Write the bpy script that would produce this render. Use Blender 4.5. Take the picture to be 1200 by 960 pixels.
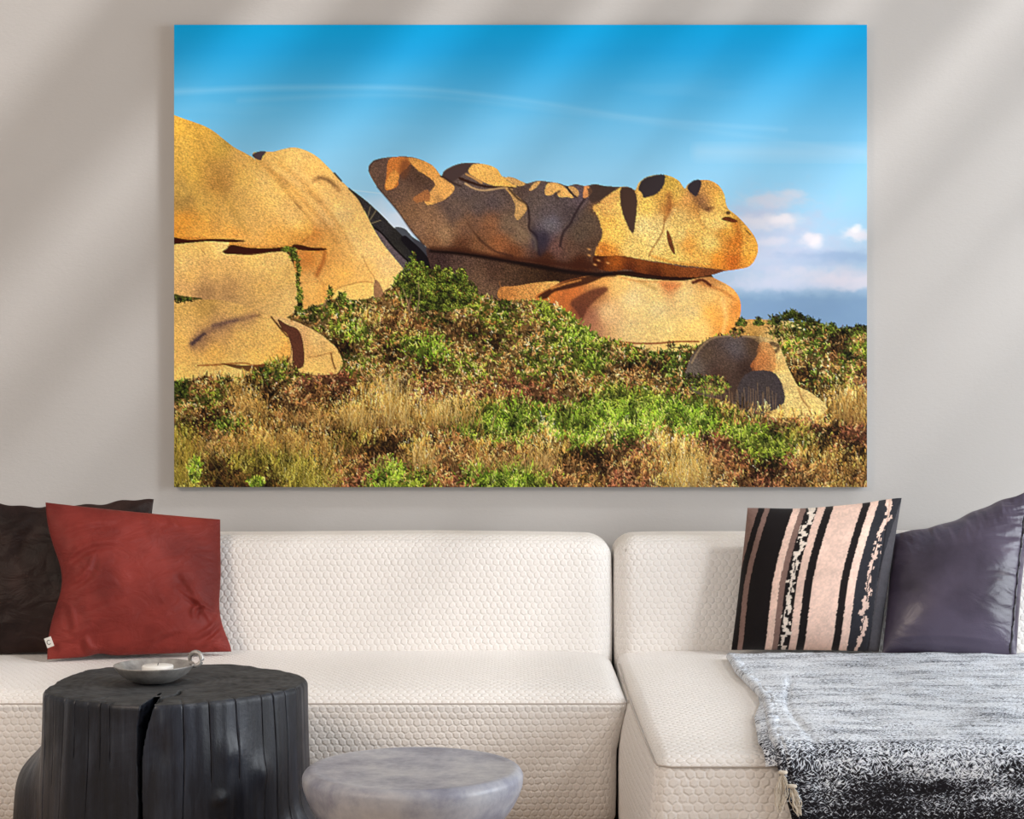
import bpy, math, random
import numpy as np
from mathutils import Vector, noise as mnoise

for o in list(bpy.data.objects):
    bpy.data.objects.remove(o, do_unlink=True)
scn = bpy.context.scene
COL = scn.collection

# ------------------------------------------------------------------ camera
cam_d = bpy.data.cameras.new('camera')
cam_d.sensor_width = 36.0
cam_d.lens = 60.0                       # 2000 px focal length on a 1200 px wide frame
cam = bpy.data.objects.new('camera', cam_d)
cam.location = (0, 0, 1.18)
cam.rotation_euler = (math.pi / 2, 0, 0)
COL.objects.link(cam)
scn.camera = cam

# ------------------------------------------------------------------ world, sun, window light, exposure
w = bpy.data.worlds.new('world'); scn.world = w; w.use_nodes = True
bg = w.node_tree.nodes['Background']
bg.inputs['Color'].default_value = (1.0, 0.965, 0.93, 1)
bg.inputs['Strength'].default_value = 0.40

def add_light(name, kind, loc, direction, power, color, size=None, size_y=None):
    d = bpy.data.lights.new(name, kind)
    d.energy = power; d.color = color
    if kind == 'AREA':
        d.shape = 'RECTANGLE'; d.size = size; d.size_y = size_y
    o = bpy.data.objects.new(name, d)
    o.location = loc
    o.rotation_euler = Vector(direction).to_track_quat('-Z', 'Y').to_euler()
    COL.objects.link(o)
    return o

sun = add_light('sun', 'SUN', (6, 0, 6), (-1, 0.55, -1.12), 2.9, (1.0, 0.98, 0.96))
sun.data.angle = math.radians(6.0)
win_light = add_light('window_daylight', 'AREA', (4.35, 3.2, 1.6), (-1, 0.12, -0.05), 215, (0.88, 0.945, 1.0), 3.4, 2.2)
front_light = add_light('front_left_fill', 'AREA', (-3.0, 0.9, 3.0), (0.62, 1.0, -0.36), 88, (1.0, 0.83, 0.68), 1.6, 1.0)  # added warm fill from upper front left, no window stands there

vs = scn.view_settings
vs.view_transform = 'Standard'
vs.look = 'None'
vs.exposure = 0.0
vs.gamma = 1.0
vs.use_curve_mapping = False

F = 2000.0
def P(px, py, Y):
    return Vector(((px - 600) * Y / F, Y, 1.18 - (py - 480) * Y / F))

# ------------------------------------------------------------------ helpers
def link(name, mesh, mat=None, parent=None, smooth=True):
    o = bpy.data.objects.new(name, mesh)
    COL.objects.link(o)
    if mat: mesh.materials.append(mat)
    if parent: o.parent = parent
    if smooth and len(mesh.polygons):
        mesh.polygons.foreach_set('use_smooth', [True] * len(mesh.polygons))
    return o

def empty(name, label, cat, loc=(0, 0, 0), group=None):
    o = bpy.data.objects.new(name, None)
    o.empty_display_size = 0.1
    COL.objects.link(o)
    o.location = loc
    o['label'] = label; o['category'] = cat
    if group: o['group'] = group
    return o

def reparent(child, parent):
    child.parent = parent
    child.matrix_parent_inverse = __import__('mathutils').Matrix.Translation(-Vector(parent.location))

def pyd(name, verts, faces):
    m = bpy.data.meshes.new(name)
    m.from_pydata([tuple(v) for v in verts], [], [tuple(f) for f in faces])
    m.update()
    return m

def box_mesh(name, x0, x1, y0, y1, z0, z1):
    v = [(x, y, z) for x in (x0, x1) for y in (y0, y1) for z in (z0, z1)]
    f = [(0, 1, 3, 2), (4, 6, 7, 5), (0, 4, 5, 1), (2, 3, 7, 6), (0, 2, 6, 4), (1, 5, 7, 3)]
    return pyd(name, v, f)

def grid_mesh(name, pts, closed_u=False, closed_v=False, uv=None):
    """pts: array (nu, nv, 3)"""
    nu, nv = pts.shape[:2]
    idx = np.arange(nu * nv).reshape(nu, nv)
    a = idx; 
    if closed_u: a = np.vstack([a, a[:1]])
    if closed_v: a = np.hstack([a, a[:, :1]])
    q = np.stack([a[:-1, :-1], a[1:, :-1], a[1:, 1:], a[:-1, 1:]], -1).reshape(-1, 4)
    return fast_mesh(name, pts.reshape(-1, 3), q, None if uv is None else uv.reshape(-1, 2))

def fast_mesh(name, co, quads, vuv=None):
    m = bpy.data.meshes.new(name)
    n, k = len(co), len(quads)
    m.vertices.add(n); m.vertices.foreach_set('co', np.asarray(co, dtype=np.float32).ravel())
    m.loops.add(k * 4); m.loops.foreach_set('vertex_index', np.asarray(quads, dtype=np.int32).ravel())
    m.polygons.add(k)
    m.polygons.foreach_set('loop_start', np.arange(0, k * 4, 4, dtype=np.int32))
    try: m.polygons.foreach_set('loop_total', np.full(k, 4, dtype=np.int32))
    except Exception: pass
    m.update(calc_edges=True)
    if vuv is not None:
        l = m.uv_layers.new(name='UVMap')
        l.data.foreach_set('uv', np.asarray(vuv, dtype=np.float32)[np.asarray(quads).ravel()].ravel())
    return m

def set_colors(mesh, rgb, name='Col'):
    """rgb: (n,3) sRGB 0..1 per vertex"""
    a = mesh.color_attributes.new(name, 'FLOAT_COLOR', 'POINT')
    c = np.ones((len(rgb), 4), dtype=np.float32)
    rgb = np.clip(rgb, 0, 1)
    c[:, :3] = np.where(rgb <= 0.04045, rgb / 12.92, ((rgb + 0.055) / 1.055) ** 2.4)
    a.data.foreach_set('color', c.ravel())

def tube(name, pts, r, seg=8, closed=False, mat=None, parent=None, taper=None):
    pts = [Vector(p) for p in pts]
    n = len(pts); V = []
    up = Vector((0.13, 0.21, 0.97))
    for i, p in enumerate(pts):
        a = pts[(i - 1) % n] if (closed or i) else p
        b = pts[(i + 1) % n] if (closed or i < n - 1) else p
        t = (b - a).normalized()
        s = t.cross(up)
        if s.length < 0.2: s = t.cross(Vector((1, 0, 0)))
        s.normalize(); q = s.cross(t)
        rr = r * (taper(i / (n - 1)) if taper else 1)
        for k in range(seg):
            an = 2 * math.pi * k / seg
            V.append(p + (s * math.cos(an) + q * math.sin(an)) * rr)
    Fc = []
    for i in range(n if closed else n - 1):
        j = (i + 1) % n
        for k in range(seg):
            l = (k + 1) % seg
            Fc.append((i * seg + k, i * seg + l, j * seg + l, j * seg + k))
    if not closed:
        Fc.append(tuple(range(seg))); Fc.append(tuple((n - 1) * seg + k for k in reversed(range(seg))))
    return V, Fc

def tube_obj(name, pts, r, mat, parent=None, seg=8, closed=False, taper=None):
    V, Fc = tube(name, pts, r, seg, closed, taper=taper)
    return link(name, pyd(name, V, Fc), mat, parent)

# 2-D value noise on arrays
_rng = np.random.default_rng(7)
def vnoise(x, y, seed=0):
    xi = np.floor(x).astype(np.int64); yi = np.floor(y).astype(np.int64)
    xf = x - xi; yf = y - yi
    u = xf * xf * (3 - 2 * xf); v = yf * yf * (3 - 2 * yf)
    def h(a, b):
        n = (a * 374761393 + b * 668265263 + seed * 1442695041) & 0xffffffff
        n = ((n ^ (n >> 13)) * 1274126177) & 0xffffffff
        return ((n ^ (n >> 16)) & 0xffff) / 65535.0
    return (h(xi, yi) * (1 - u) + h(xi + 1, yi) * u) * (1 - v) + (h(xi, yi + 1) * (1 - u) + h(xi + 1, yi + 1) * u) * v
def fbm(x, y, seed=0, o=4, gain=0.5):
    t = 0; a = 1; s = 0
    for k in range(o):
        t = t + a * vnoise(x * 2 ** k + 17.3 * k, y * 2 ** k + 9.1 * k, seed + k); s += a; a *= gain
    return t / s

# ------------------------------------------------------------------ materials
class NT:
    def __init__(self, name, rough=0.8, color=(0.5, 0.5, 0.5), **kw):
        self.m = bpy.data.materials.new(name); self.m.use_nodes = True
        self.t = self.m.node_tree
        self.b = self.t.nodes['Principled BSDF']
        self.b.inputs['Roughness'].default_value = rough
        self.b.inputs['Base Color'].default_value = (*color, 1)
        for k, v in kw.items():
            self.b.inputs[k.replace('_', ' ')].default_value = v
    def n(self, kind, **kw):
        nd = self.t.nodes.new(kind)
        for k, v in kw.items(): setattr(nd, k, v)
        return nd
    def l(self, a, b): self.t.links.new(a, b)
    def math(self, op, a, b=None, c=None, clamp=False):
        nd = self.n('ShaderNodeMath', operation=op); nd.use_clamp = clamp
        for i, x in enumerate((a, b, c)):
            if x is None: continue
            if isinstance(x, (int, float)): nd.inputs[i].default_value = x
            else: self.l(x, nd.inputs[i])
        return nd.outputs[0]
    def vmath(self, op, a, b=None):
        nd = self.n('ShaderNodeVectorMath', operation=op)
        for i, x in enumerate((a, b)):
            if x is None: continue
            if isinstance(x, tuple): nd.inputs[i].default_value = x
            else: self.l(x, nd.inputs[i])
        return nd.outputs['Value'] if op in ('LENGTH', 'DOT_PRODUCT') else nd.outputs[0]
    def noise(self, vec, scale, detail=3, rough=0.5, dist=0.0):
        nd = self.n('ShaderNodeTexNoise')
        nd.inputs['Scale'].default_value = scale; nd.inputs['Detail'].default_value = detail
        nd.inputs['Roughness'].default_value = rough; nd.inputs['Distortion'].default_value = dist
        if vec is not None: self.l(vec, nd.inputs['Vector'])
        return nd.outputs['Fac']
    def ramp(self, fac, stops, interp='LINEAR'):
        nd = self.n('ShaderNodeValToRGB'); cr = nd.color_ramp; cr.interpolation = interp
        while len(cr.elements) < len(stops): cr.elements.new(0.5)
        for e, (p, c) in zip(cr.elements, stops):
            e.position = p; e.color = (*c, 1) if len(c) == 3 else c
        self.l(fac, nd.inputs['Fac']); return nd.outputs['Color']
    def mapping(self, vec, scale):
        nd = self.n('ShaderNodeMapping'); nd.inputs['Scale'].default_value = scale
        self.l(vec, nd.inputs['Vector']); return nd.outputs[0]
    def obj(self): return self.n('ShaderNodeTexCoord').outputs['Object']
    def uv(self): return self.n('ShaderNodeTexCoord').outputs['UV']
    def bump(self, h, dist, strength=1.0, normal=None):
        nd = self.n('ShaderNodeBump'); nd.inputs['Distance'].default_value = dist
        nd.inputs['Strength'].default_value = strength
        self.l(h, nd.inputs['Height'])
        if normal is not None: self.l(normal, nd.inputs['Normal'])
        return nd.outputs['Normal']
    def out_color(self, c): self.l(c, self.b.inputs['Base Color'])
    def out_normal(self, c): self.l(c, self.b.inputs['Normal'])

def mat_wall():
    n = NT('plaster_wall', 0.92)
    o = n.obj()
    n.out_color(n.ramp(n.noise(o, 0.7, 3), [(0.3, (0.475, 0.460, 0.449)), (0.7, (0.50, 0.487, 0.476))]))
    h = n.noise(n.mapping(o, (1, 1, 1.6)), 90, 5, 0.6)
    n.out_normal(n.bump(h, 0.0012, 0.5))
    return n.m

def mat_plain(name, color, rough=0.8, **kw):
    n = NT(name, rough, color, **kw)
    h = n.noise(n.obj(), 60, 3)
    n.out_normal(n.bump(h, 0.0006, 0.4))
    return n.m

def mat_floor():
    n = NT('oak_floor', 0.5)
    o = n.obj()
    g = n.noise(n.mapping(o, (14, 1.2, 1)), 3, 6, 0.6)
    n.out_color(n.ramp(g, [(0.3, (0.30, 0.20, 0.13)), (0.7, (0.45, 0.33, 0.22))]))
    return n.m

def mat_boucle():
    """cream fabric with a quilted honeycomb relief; UV in metres"""
    n = NT('cream_honeycomb_fabric', 0.9)
    n.b.inputs['Sheen Weight'].default_value = 0.15
    uv = n.uv()
    wob = n.n('ShaderNodeTexNoise'); wob.inputs['Scale'].default_value = 40; n.l(uv, wob.inputs['Vector'])
    off = n.vmath('MULTIPLY', n.vmath('SUBTRACT', wob.outputs['Color'], (0.5, 0.5, 0.5)), (0.012, 0.012, 0))
    p = n.vmath('MULTIPLY', n.vmath('ADD', uv, off), (1 / 0.0215, 1 / 0.0215, 0))
    r = (1.0, 1.7320508, 1.0); hr = (0.5, 0.8660254, 0.0)
    def cell(v):
        a = n.vmath('MODULO', n.vmath('ADD', v, (1000.0, 1732.0508, 0.0)), r)
        a = n.vmath('SUBTRACT', a, hr)
        a = n.vmath('ABSOLUTE', a)
        # hexagonal distance
        d1 = n.vmath('DOT_PRODUCT', a, (0.5, 0.8660254, 0.0))
        sx = n.n('ShaderNodeSeparateXYZ'); n.l(a, sx.inputs[0])
        return n.math('MAXIMUM', d1, sx.outputs['X'])
    d = n.math('MINIMUM', cell(p), cell(n.vmath('ADD', p, hr)))
    h = n.n('ShaderNodeMapRange'); h.interpolation_type = 'SMOOTHSTEP'
    h.inputs['From Min'].default_value = 0.5; h.inputs['From Max'].default_value = 0.26
    n.l(d, h.inputs['Value'])
    fine = n.noise(uv, 900, 2)
    big = n.noise(uv, 18, 3)
    hh = n.math('ADD', n.math('MULTIPLY', h.outputs[0], n.math('ADD', 0.55, n.math('MULTIPLY', big, 0.9))), n.math('MULTIPLY', fine, 0.3))
    n.out_normal(n.bump(hh, 0.0024, 0.7))
    c = n.ramp(h.outputs[0], [(0.0, (0.88, 0.85, 0.825)), (0.5, (0.81, 0.775, 0.745)), (1.0, (0.83, 0.795, 0.765))])
    n.out_color(c)
    return n.m

def mat_velvet(name, dark, light, sheen=0.6, rough=0.55, tint=(1, 1, 1), scale=7, spec=0.2, crinkle=0.012):
    n = NT(name, rough)
    n.b.inputs['Sheen Weight'].default_value = sheen
    n.b.inputs['Sheen Roughness'].default_value = 0.35
    n.b.inputs['Sheen Tint'].default_value = (*tint, 1)
    o = n.obj()
    n.b.inputs['Specular IOR Level'].default_value = spec
    f = n.noise(n.mapping(o, (1.0, 1.0, 1.0)), scale, 5, 0.55, 0.2)
    n.out_color(n.ramp(f, [(0.36, dark), (0.64, light)]))
    b1 = n.noise(n.mapping(o, (1, 1, 1)), 300, 2)
    b2 = n.noise(n.mapping(o, (1, 1, 1.6)), 11, 4, 0.55, 0.8)
    n.out_normal(n.bump(b1, 0.0006, 0.4, n.bump(b2, crinkle, 0.8)))
    return n.m

def mat_vcol(name, rough=0.5, spec=0.3, bump=0.0, bscale=400, sheen=0.0):
    n = NT(name, rough)
    n.b.inputs['Specular IOR Level'].default_value = spec
    n.b.inputs['Sheen Weight'].default_value = sheen
    a = n.n('ShaderNodeAttribute', attribute_name='Col')
    n.out_color(a.outputs['Color'])
    if bump:
        n.out_normal(n.bump(n.noise(n.obj(), bscale, 3), bump, 0.6))
    return n.m

def mat_charred():
    n = NT('charred_black_wood', 0.38)
    n.b.inputs['Specular IOR Level'].default_value = 0.4
    o = n.obj()
    st = n.noise(n.mapping(o, (1, 1, 0.06)), 42, 5, 0.65)
    bl = n.noise(n.mapping(o, (1, 1, 0.6)), 5.5, 4, 0.6, 0.8)
    mix = n.math('ADD', n.math('MULTIPLY', st, 0.5), n.math('MULTIPLY', bl, 0.5))
    n.out_color(n.ramp(mix, [(0.36, (0.003, 0.0035, 0.006)), (0.5, (0.010, 0.012, 0.020)), (0.62, (0.028, 0.034, 0.050)), (0.75, (0.09, 0.105, 0.12))]))
    rr = n.ramp(bl, [(0.3, (0.55,) * 3), (0.7, (0.28,) * 3)])
    n.l(rr, n.b.inputs['Roughness'])
    n1 = n.bump(st, 0.0018, 0.6)
    n.out_normal(n.bump(n.noise(o, 120, 3), 0.001, 0.5, n1))
    return n.m

def mat_charred_top():
    n = NT('charred_end_grain', 0.75)
    n.b.inputs['Specular IOR Level'].default_value = 0.25
    o = n.obj()
    wv = n.n('ShaderNodeTexWave', wave_type='RINGS', rings_direction='Z')
    wv.inputs['Scale'].default_value = 14; wv.inputs['Distortion'].default_value = 9
    wv.inputs['Detail'].default_value = 3; wv.inputs['Detail Scale'].default_value = 1.2
    n.l(o, wv.inputs['Vector'])
    f = n.noise(o, 22, 5, 0.65)
    mix = n.math('ADD', n.math('MULTIPLY', wv.outputs['Fac'], 0.10), n.math('MULTIPLY', f, 0.9))
    n.out_color(n.ramp(mix, [(0.3, (0.022, 0.023, 0.025)), (0.7, (0.075, 0.078, 0.082))]))
    n.out_normal(n.bump(mix, 0.004, 0.5))
    return n.m

def mat_stone():
    n = NT('glazed_grey_stoneware', 0.30)
    o = n.obj()
    a = n.noise(n.mapping(o, (1, 1, 1.0)), 6.0, 8, 0.68, 0.1)
    n.out_color(n.ramp(a, [(0.30, (0.17, 0.175, 0.23)), (0.45, (0.30, 0.31, 0.38)), (0.55, (0.42, 0.43, 0.48)), (0.70, (0.56, 0.56, 0.58))]))
    sp = n.noise(o, 60, 4, 0.7)
    n.l(n.ramp(sp, [(0.35, (0.5,) * 3), (0.65, (0.28,) * 3)]), n.b.inputs['Roughness'])
    n.out_normal(n.bump(n.noise(o, 35, 4, 0.6), 0.002, 0.4))
    return n.m

def mat_pewter():
    n = NT('aged_pewter', 0.42)
    n.b.inputs['Metallic'].default_value = 0.55
    o = n.obj()
    n.out_color(n.ramp(n.noise(o, 30, 5, 0.6), [(0.3, (0.25, 0.235, 0.225)), (0.7, (0.52, 0.50, 0.48))]))
    n.out_normal(n.bump(n.noise(o, 90, 3), 0.001, 0.5))
    return n.m

def mat_throw():
    n = NT('marled_wool_weave', 0.95)
    n.b.inputs['Specular IOR Level'].default_value = 0.1
    uv = n.uv()
    wob = n.n('ShaderNodeTexNoise'); wob.inputs['Scale'].default_value = 22; wob.inputs['Detail'].default_value = 2
    n.l(uv, wob.inputs['Vector'])
    p = n.vmath('ADD', uv, n.vmath('MULTIPLY', n.vmath('SUBTRACT', wob.outputs['Color'], (0.5, 0.5, 0.5)), (0.03, 0.03, 0)))
    rot = n.n('ShaderNodeMapping'); rot.inputs['Rotation'].default_value = (0, 0, 0.6); n.l(p, rot.inputs['Vector'])
    yarn = n.noise(n.mapping(rot.outputs[0], (90, 330, 1)), 1.0, 2, 0.6)
    rot2 = n.n('ShaderNodeMapping'); rot2.inputs['Rotation'].default_value = (0, 0, -0.5); n.l(p, rot2.inputs['Vector'])
    yarn2 = n.noise(n.mapping(rot2.outputs[0], (110, 300, 1)), 1.0, 2, 0.6)
    patch = n.noise(n.mapping(uv, (6, 14, 1)), 1.0, 4, 0.6)
    rows = n.noise(n.mapping(uv, (2.5, 40, 1)), 1.0, 3, 0.6)
    y = n.math('MAXIMUM', yarn, yarn2)
    # darker yarn plus painted-in shade of the hanging front (v grows to the lower end)
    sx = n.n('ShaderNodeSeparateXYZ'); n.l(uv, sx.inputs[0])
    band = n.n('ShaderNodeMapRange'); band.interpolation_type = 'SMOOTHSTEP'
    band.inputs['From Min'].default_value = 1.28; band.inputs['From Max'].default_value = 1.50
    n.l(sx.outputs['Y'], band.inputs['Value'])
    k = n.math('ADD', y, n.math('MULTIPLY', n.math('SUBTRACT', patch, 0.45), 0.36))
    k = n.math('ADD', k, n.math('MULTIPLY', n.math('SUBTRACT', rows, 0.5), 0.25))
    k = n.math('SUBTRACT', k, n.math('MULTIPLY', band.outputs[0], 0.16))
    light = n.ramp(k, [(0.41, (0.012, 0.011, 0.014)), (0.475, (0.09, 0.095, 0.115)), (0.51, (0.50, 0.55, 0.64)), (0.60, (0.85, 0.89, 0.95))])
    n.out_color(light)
    n.out_normal(n.bump(y, 0.006, 0.8))
    return n.m

M = dict(
    wall=mat_wall(), floor=mat_floor(), white=mat_plain('white_paint', (0.75, 0.74, 0.72), 0.6),
    streak_bar_mat=mat_plain('streak_bar_paint', (0.6, 0.58, 0.55), 0.7),
    sofa=mat_boucle(), piping=mat_plain('cream_piping', (0.50, 0.45, 0.41), 0.9),
    foot=mat_plain('black_plastic_foot', (0.03, 0.03, 0.03), 0.5),
    red=mat_velvet('rust_red_velvet', (0.125, 0.013, 0.010), (0.225, 0.029, 0.022), 0.16, 0.55, (1.0, 0.45, 0.38), 6),
    brown=mat_velvet('dark_brown_velvet', (0.009, 0.0035, 0.003), (0.034, 0.016, 0.013), 0.02, 0.5, (1, 0.75, 0.7), 5),
    purple=mat_velvet('aubergine_satin_velvet', (0.036, 0.027, 0.048), (0.082, 0.066, 0.105), 0.12, 0.33, (0.85, 0.8, 1.0), 5, 0.5, 0.004),
    seam=mat_plain('dark_seam_cord', (0.01, 0.008, 0.012), 0.6),
    kilim=mat_vcol('striped_kilim_weave', 0.9, 0.15, 0.0016, 420, 0.1),
    tag=mat_plain('white_cotton_tag', (0.7, 0.68, 0.64), 0.9),
    ink=mat_plain('black_ink', (0.03, 0.03, 0.03), 0.7),
    print=mat_vcol('printed_photograph', 0.75, 0.08),
    panel=mat_plain('print_panel_edge', (0.45, 0.45, 0.45), 0.5),
    char=mat_charred(), chartop=mat_charred_top(), stone=mat_stone(), pewter=mat_pewter(),
    wax=mat_plain('white_wax', (0.85, 0.84, 0.81), 0.5), wick=mat_plain('burnt_wick', (0.02, 0.02, 0.02), 0.9),
    throw=mat_throw(), tassel=mat_plain('cream_cotton_tassel', (0.66, 0.60, 0.51), 0.9),
)

# ------------------------------------------------------------------ the room
WY = 5.75
def structure(name, mesh, mat):
    o = link(name, mesh, mat, smooth=False); o['kind'] = 'structure'; return o
structure('floor', box_mesh('floor', -4.2, 4.4, -2.5, WY + 0.1, -0.1, 0), M['floor'])
structure('wall_back', box_mesh('wall_back', -4.2, 4.4, WY, WY + 0.15, 0, 3.6), M['wall'])
structure('baseboard_back', box_mesh('baseboard_back', -4.2, 4.2, WY - 0.018, WY, 0, 0.10), M['white'])
structure('ceiling', box_mesh('ceiling', -4.2, 4.4, -2.5, 2.2, 3.4, 3.55), M['white'])
# right wall with a wide window opening
def right_wall():
    V = []; Fc = []
    for (y0, y1, z0, z1) in ((-2.5, 1.2, 0, 3.4), (4.9, WY, 0, 3.4), (1.2, 4.9, 0, 0.5), (1.2, 4.9, 2.7, 3.4)):
        m = box_mesh('t', 4.2, 4.3, y0, y1, z0, z1)
        b = len(V)
        V += [v.co.copy() for v in m.vertices]; Fc += [tuple(b + i for i in p.vertices) for p in m.polygons]
        bpy.data.meshes.remove(m)
    return pyd('wall_right', V, Fc)
structure('wall_right', right_wall(), M['wall'])
wf = structure('window_1', box_mesh('window_sill', 4.12, 4.32, 1.15, 4.95, 0.46, 0.5), M['white'])
for y in (1.2, 2.4, 3.66, 4.86):
    link('window_frame', box_mesh('window_frame', 4.21, 4.27, y, y + 0.05, 0.5, 2.7), M['white'], wf, False)
# unseen overhead bars, added and spaced so the sun streaks the back wall
sky = structure('streak_bars', box_mesh('streak_bar_curb', -4.2, 4.4, 2.2, 2.32, 3.4, 3.6), M['streak_bar_mat'])
for x, wd in ((-3.4, .5), (-2.4, .6), (-1.5, .45), (-.5, .40), (.29, .2), (.84, .2), (1.32, .17), (1.68, .17), (2.12, .26), (2.70, .17), (3.1, .15), (3.5, .6)):
    link('streak_bar', box_mesh('streak_bar', x, x + wd, 2.32, WY, 3.42, 3.56), M['streak_bar_mat'], sky, False)

# ------------------------------------------------------------------ upholstery blocks
def axis_samples(h, r, step):
    a = [-h + r * t for t in (0, .15, .35, .6, .85)]
    n = max(2, int(round((2 * h - 2 * r) / step)))
    b = list(np.linspace(-h + r, h - r, n + 1))
    c = [-x for x in reversed(a)]
    return a + b[0:] + c if True else None

def softbox(name, lo, hi, r, mat, parent=None, step=0.03, deform=None):
    lo = Vector(lo); hi = Vector(hi); c = (lo + hi) / 2; h = (hi - lo) / 2
    rs = (r, r, r) if isinstance(r, (int, float)) else r
    S = [axis_samples(h[i], rs[i], step) for i in range(3)]
    vid = {}; V = []; Fc = []; UV = []
    def put(p):
        k = (round(p[0], 5), round(p[1], 5), round(p[2], 5))
        if k in vid: return vid[k]
        q = [max(-h[i] + rs[i], min(h[i] - rs[i], p[i])) for i in range(3)]
        d = Vector([(p[i] - q[i]) / rs[i] for i in range(3)])
        L = d.length
        if L > 1e-9: d = d / L
        v = Vector([q[i] + d[i] * rs[i] for i in range(3)])
        u = Vector([v[i] / h[i] for i in range(3)])
        wv = v + c
        if deform: wv = deform(wv, u)
        vid[k] = len(V); V.append(wv); return vid[k]
    for ax in range(3):
        a, b = [(1, 2), (0, 2), (0, 1)][ax]
        for sgn in (-1, 1):
            for i in range(len(S[a]) - 1):
                for j in range(len(S[b]) - 1):
                    if S[a][i + 1] - S[a][i] < 1e-7 or S[b][j + 1] - S[b][j] < 1e-7: continue
                    q = []
                    uq = []
                    for (ii, jj) in ((i, j), (i + 1, j), (i + 1, j + 1), (i, j + 1)):
                        p = [0, 0, 0]; p[ax] = sgn * h[ax]; p[a] = S[a][ii]; p[b] = S[b][jj]
                        q.append(put(p)); uq.append((S[a][ii] + c[a], S[b][jj] + c[b]))
                    flip = (sgn > 0) == (ax == 1)
                    if flip: q.reverse(); uq.reverse()
                    if len(set(q)) == 4:
                        Fc.append(q); UV.extend(uq)
    m = pyd(name, V, Fc)
    l = m.uv_layers.new(name='UVMap')
    l.data.foreach_set('uv', np.array(UV, dtype=np.float32).ravel())
    return link(name, m, mat, parent)

def nz(p, s, k=0.0):
    return mnoise.noise(Vector((p[0] * s + k, p[1] * s, p[2] * s)))

# --- left sofa module
XL0, XL1 = -2.45, 0.318
YF, YB = 4.66, 5.70
sofaL = empty('sofa_module', 'long cream honeycomb-textured sofa section behind the black stump table, its plain seat without a throw', 'sofa', (-1.05, 5.1, 0), 'cream modular sofa sections')
def def_seatL(p, u):
    q = p.copy()
    e = max(0, 1 - abs(u[0]) ** 14)
    if u[2] > 0.0:
        k = u[2]
        f = (1 - max(0, -u[1]) ** 5)
        q.z += k * (0.018 * f * (1 - max(0, (abs(q.x - (XL0 + XL1) / 2) / 1.385)) ** 16) - 0.010)
    if u[1] < -0.3:                               # front swells and tucks in towards the floor
        q.y += -0.028 * (1 - (u[2] - 0.15) ** 2) * (-u[1] - 0.3) + 0.03 * max(0, -u[2]) ** 2
    if u[0] > 0.8: q.x -= 0.05 * ((u[0] - 0.8) / 0.2) * min(0.62, max(0, 0.75 - u[2]))
    q.z += 0.003 * nz(p, 3.1); q.y += 0.003 * nz(p, 2.7, 9)
    return q
seat = softbox('seat', (XL0, YF, 0.022), (XL1, 5.46, 0.412), (0.06, 0.05, 0.04), M['sofa'], None, 0.03, def_seatL)
def def_back(cx):
    def f(p, u):
        q = p.copy()
        if u[1] < 0: q.y += 0.055 * (u[2] * 0.5 + 0.5) * (-u[1]) - 0.018 * (1 - u[2] ** 2) * (1 - abs(u[0]) ** 8) * (-u[1])
        q.z += 0.004 * nz(p, 2.0, 3) + 0.008 * (1 - u[0] ** 8) * max(0, u[2])
        q.x += 0.006 * (1 - u[2] ** 2) * u[0]
        return q
    return f
backL = softbox('backrest', (XL0, 5.385, 0.30), (XL1 - 0.002, 5.695, 0.772), (0.075, 0.075, 0.06), M['sofa'], None, 0.03, def_back(0))
armL = softbox('armrest', (XL0 - 0.26, YF, 0.07), (XL0 - 0.005, 5.695, 0.62), (0.06, 0.06, 0.06), M['sofa'], None, 0.05)
baseL = softbox('base', (XL0, 4.84, 0.03), (XL1 - 0.08, 5.66, 0.16), 0.02, M['sofa'], None, 0.06)
def piping(pts, parent, r=0.0022):
    o = tube_obj('piping', pts, r, M['piping'], None, 6); reparent(o, parent); return o
zs = 0.384
pts = [Vector((x, YF - 0.034, zs - 0.002)) for x in np.linspace(XL0 + .05, XL1 - 0.035, 40)]
pts += [Vector((XL1 - 0.012, YF - 0.022, zs - 0.003)), Vector((XL1 + 0.001, YF + 0.0, zs - 0.004)), Vector((XL1 + 0.002, YF + 0.03, zs - 0.004))]
piping(pts, sofaL)
for x in (XL0 + 0.1, XL1 - 0.15):
    for y in (4.82, 5.6):
        reparent(link('foot', box_mesh('foot', x, x + 0.06, y, y + 0.06, 0, 0.035), M['foot'], None, False), sofaL)
for o in (seat, backL, armL, baseL): reparent(o, sofaL)

# --- chaise module
XC0, XC1 = 0.334, 2.05
CF = 3.80
chaise = empty('sofa_chaise', 'cream honeycomb-textured chaise section of the sofa, under the grey throw', 'sofa', (1.2, 4.7, 0), 'cream modular sofa sections')
def def_seatC(p, u):
    q = p.copy()
    t = (p.y - CF) / (5.46 - CF)
    if u[0] < 0: q.x += (-u[0]) ** 3 * (-0.012 * (1 - t) - 0.038 * (1 - (u[2] if u[2] > 0 else 0.25 * u[2]) ** 2) * math.sin(math.pi * min(1, max(0, t * 0.9 + 0.12))))
    if u[2] > 0:
        q.z += u[2] * (0.016 * (1 - max(0, -u[1]) ** 6) * (1 - abs(u[0]) ** 10) - 0.008)
    if u[1] < -0.4:
        q.y += -0.02 * (1 - u[2] ** 2) * (-u[1] - 0.4) + 0.02 * max(0, -u[2]) ** 2
    q.z += 0.003 * nz(p, 3.0, 5)
    return q
seatC = softbox('seat', (XC0, CF, 0.022), (XC1, 5.46, 0.412), (0.03, 0.03, 0.03), M['sofa'], None, 0.03, def_seatC)
backC = softbox('backrest', (XC0 - 0.004, 5.385, 0.30), (XC1, 5.695, 0.772), (0.065, 0.075, 0.06), M['sofa'], None, 0.03, def_back(0))
baseC = softbox('base', (XC0 + 0.04, CF + 0.08, 0.03), (XC1 - 0.03, 5.66, 0.16), 0.02, M['sofa'], None, 0.06)
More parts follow.
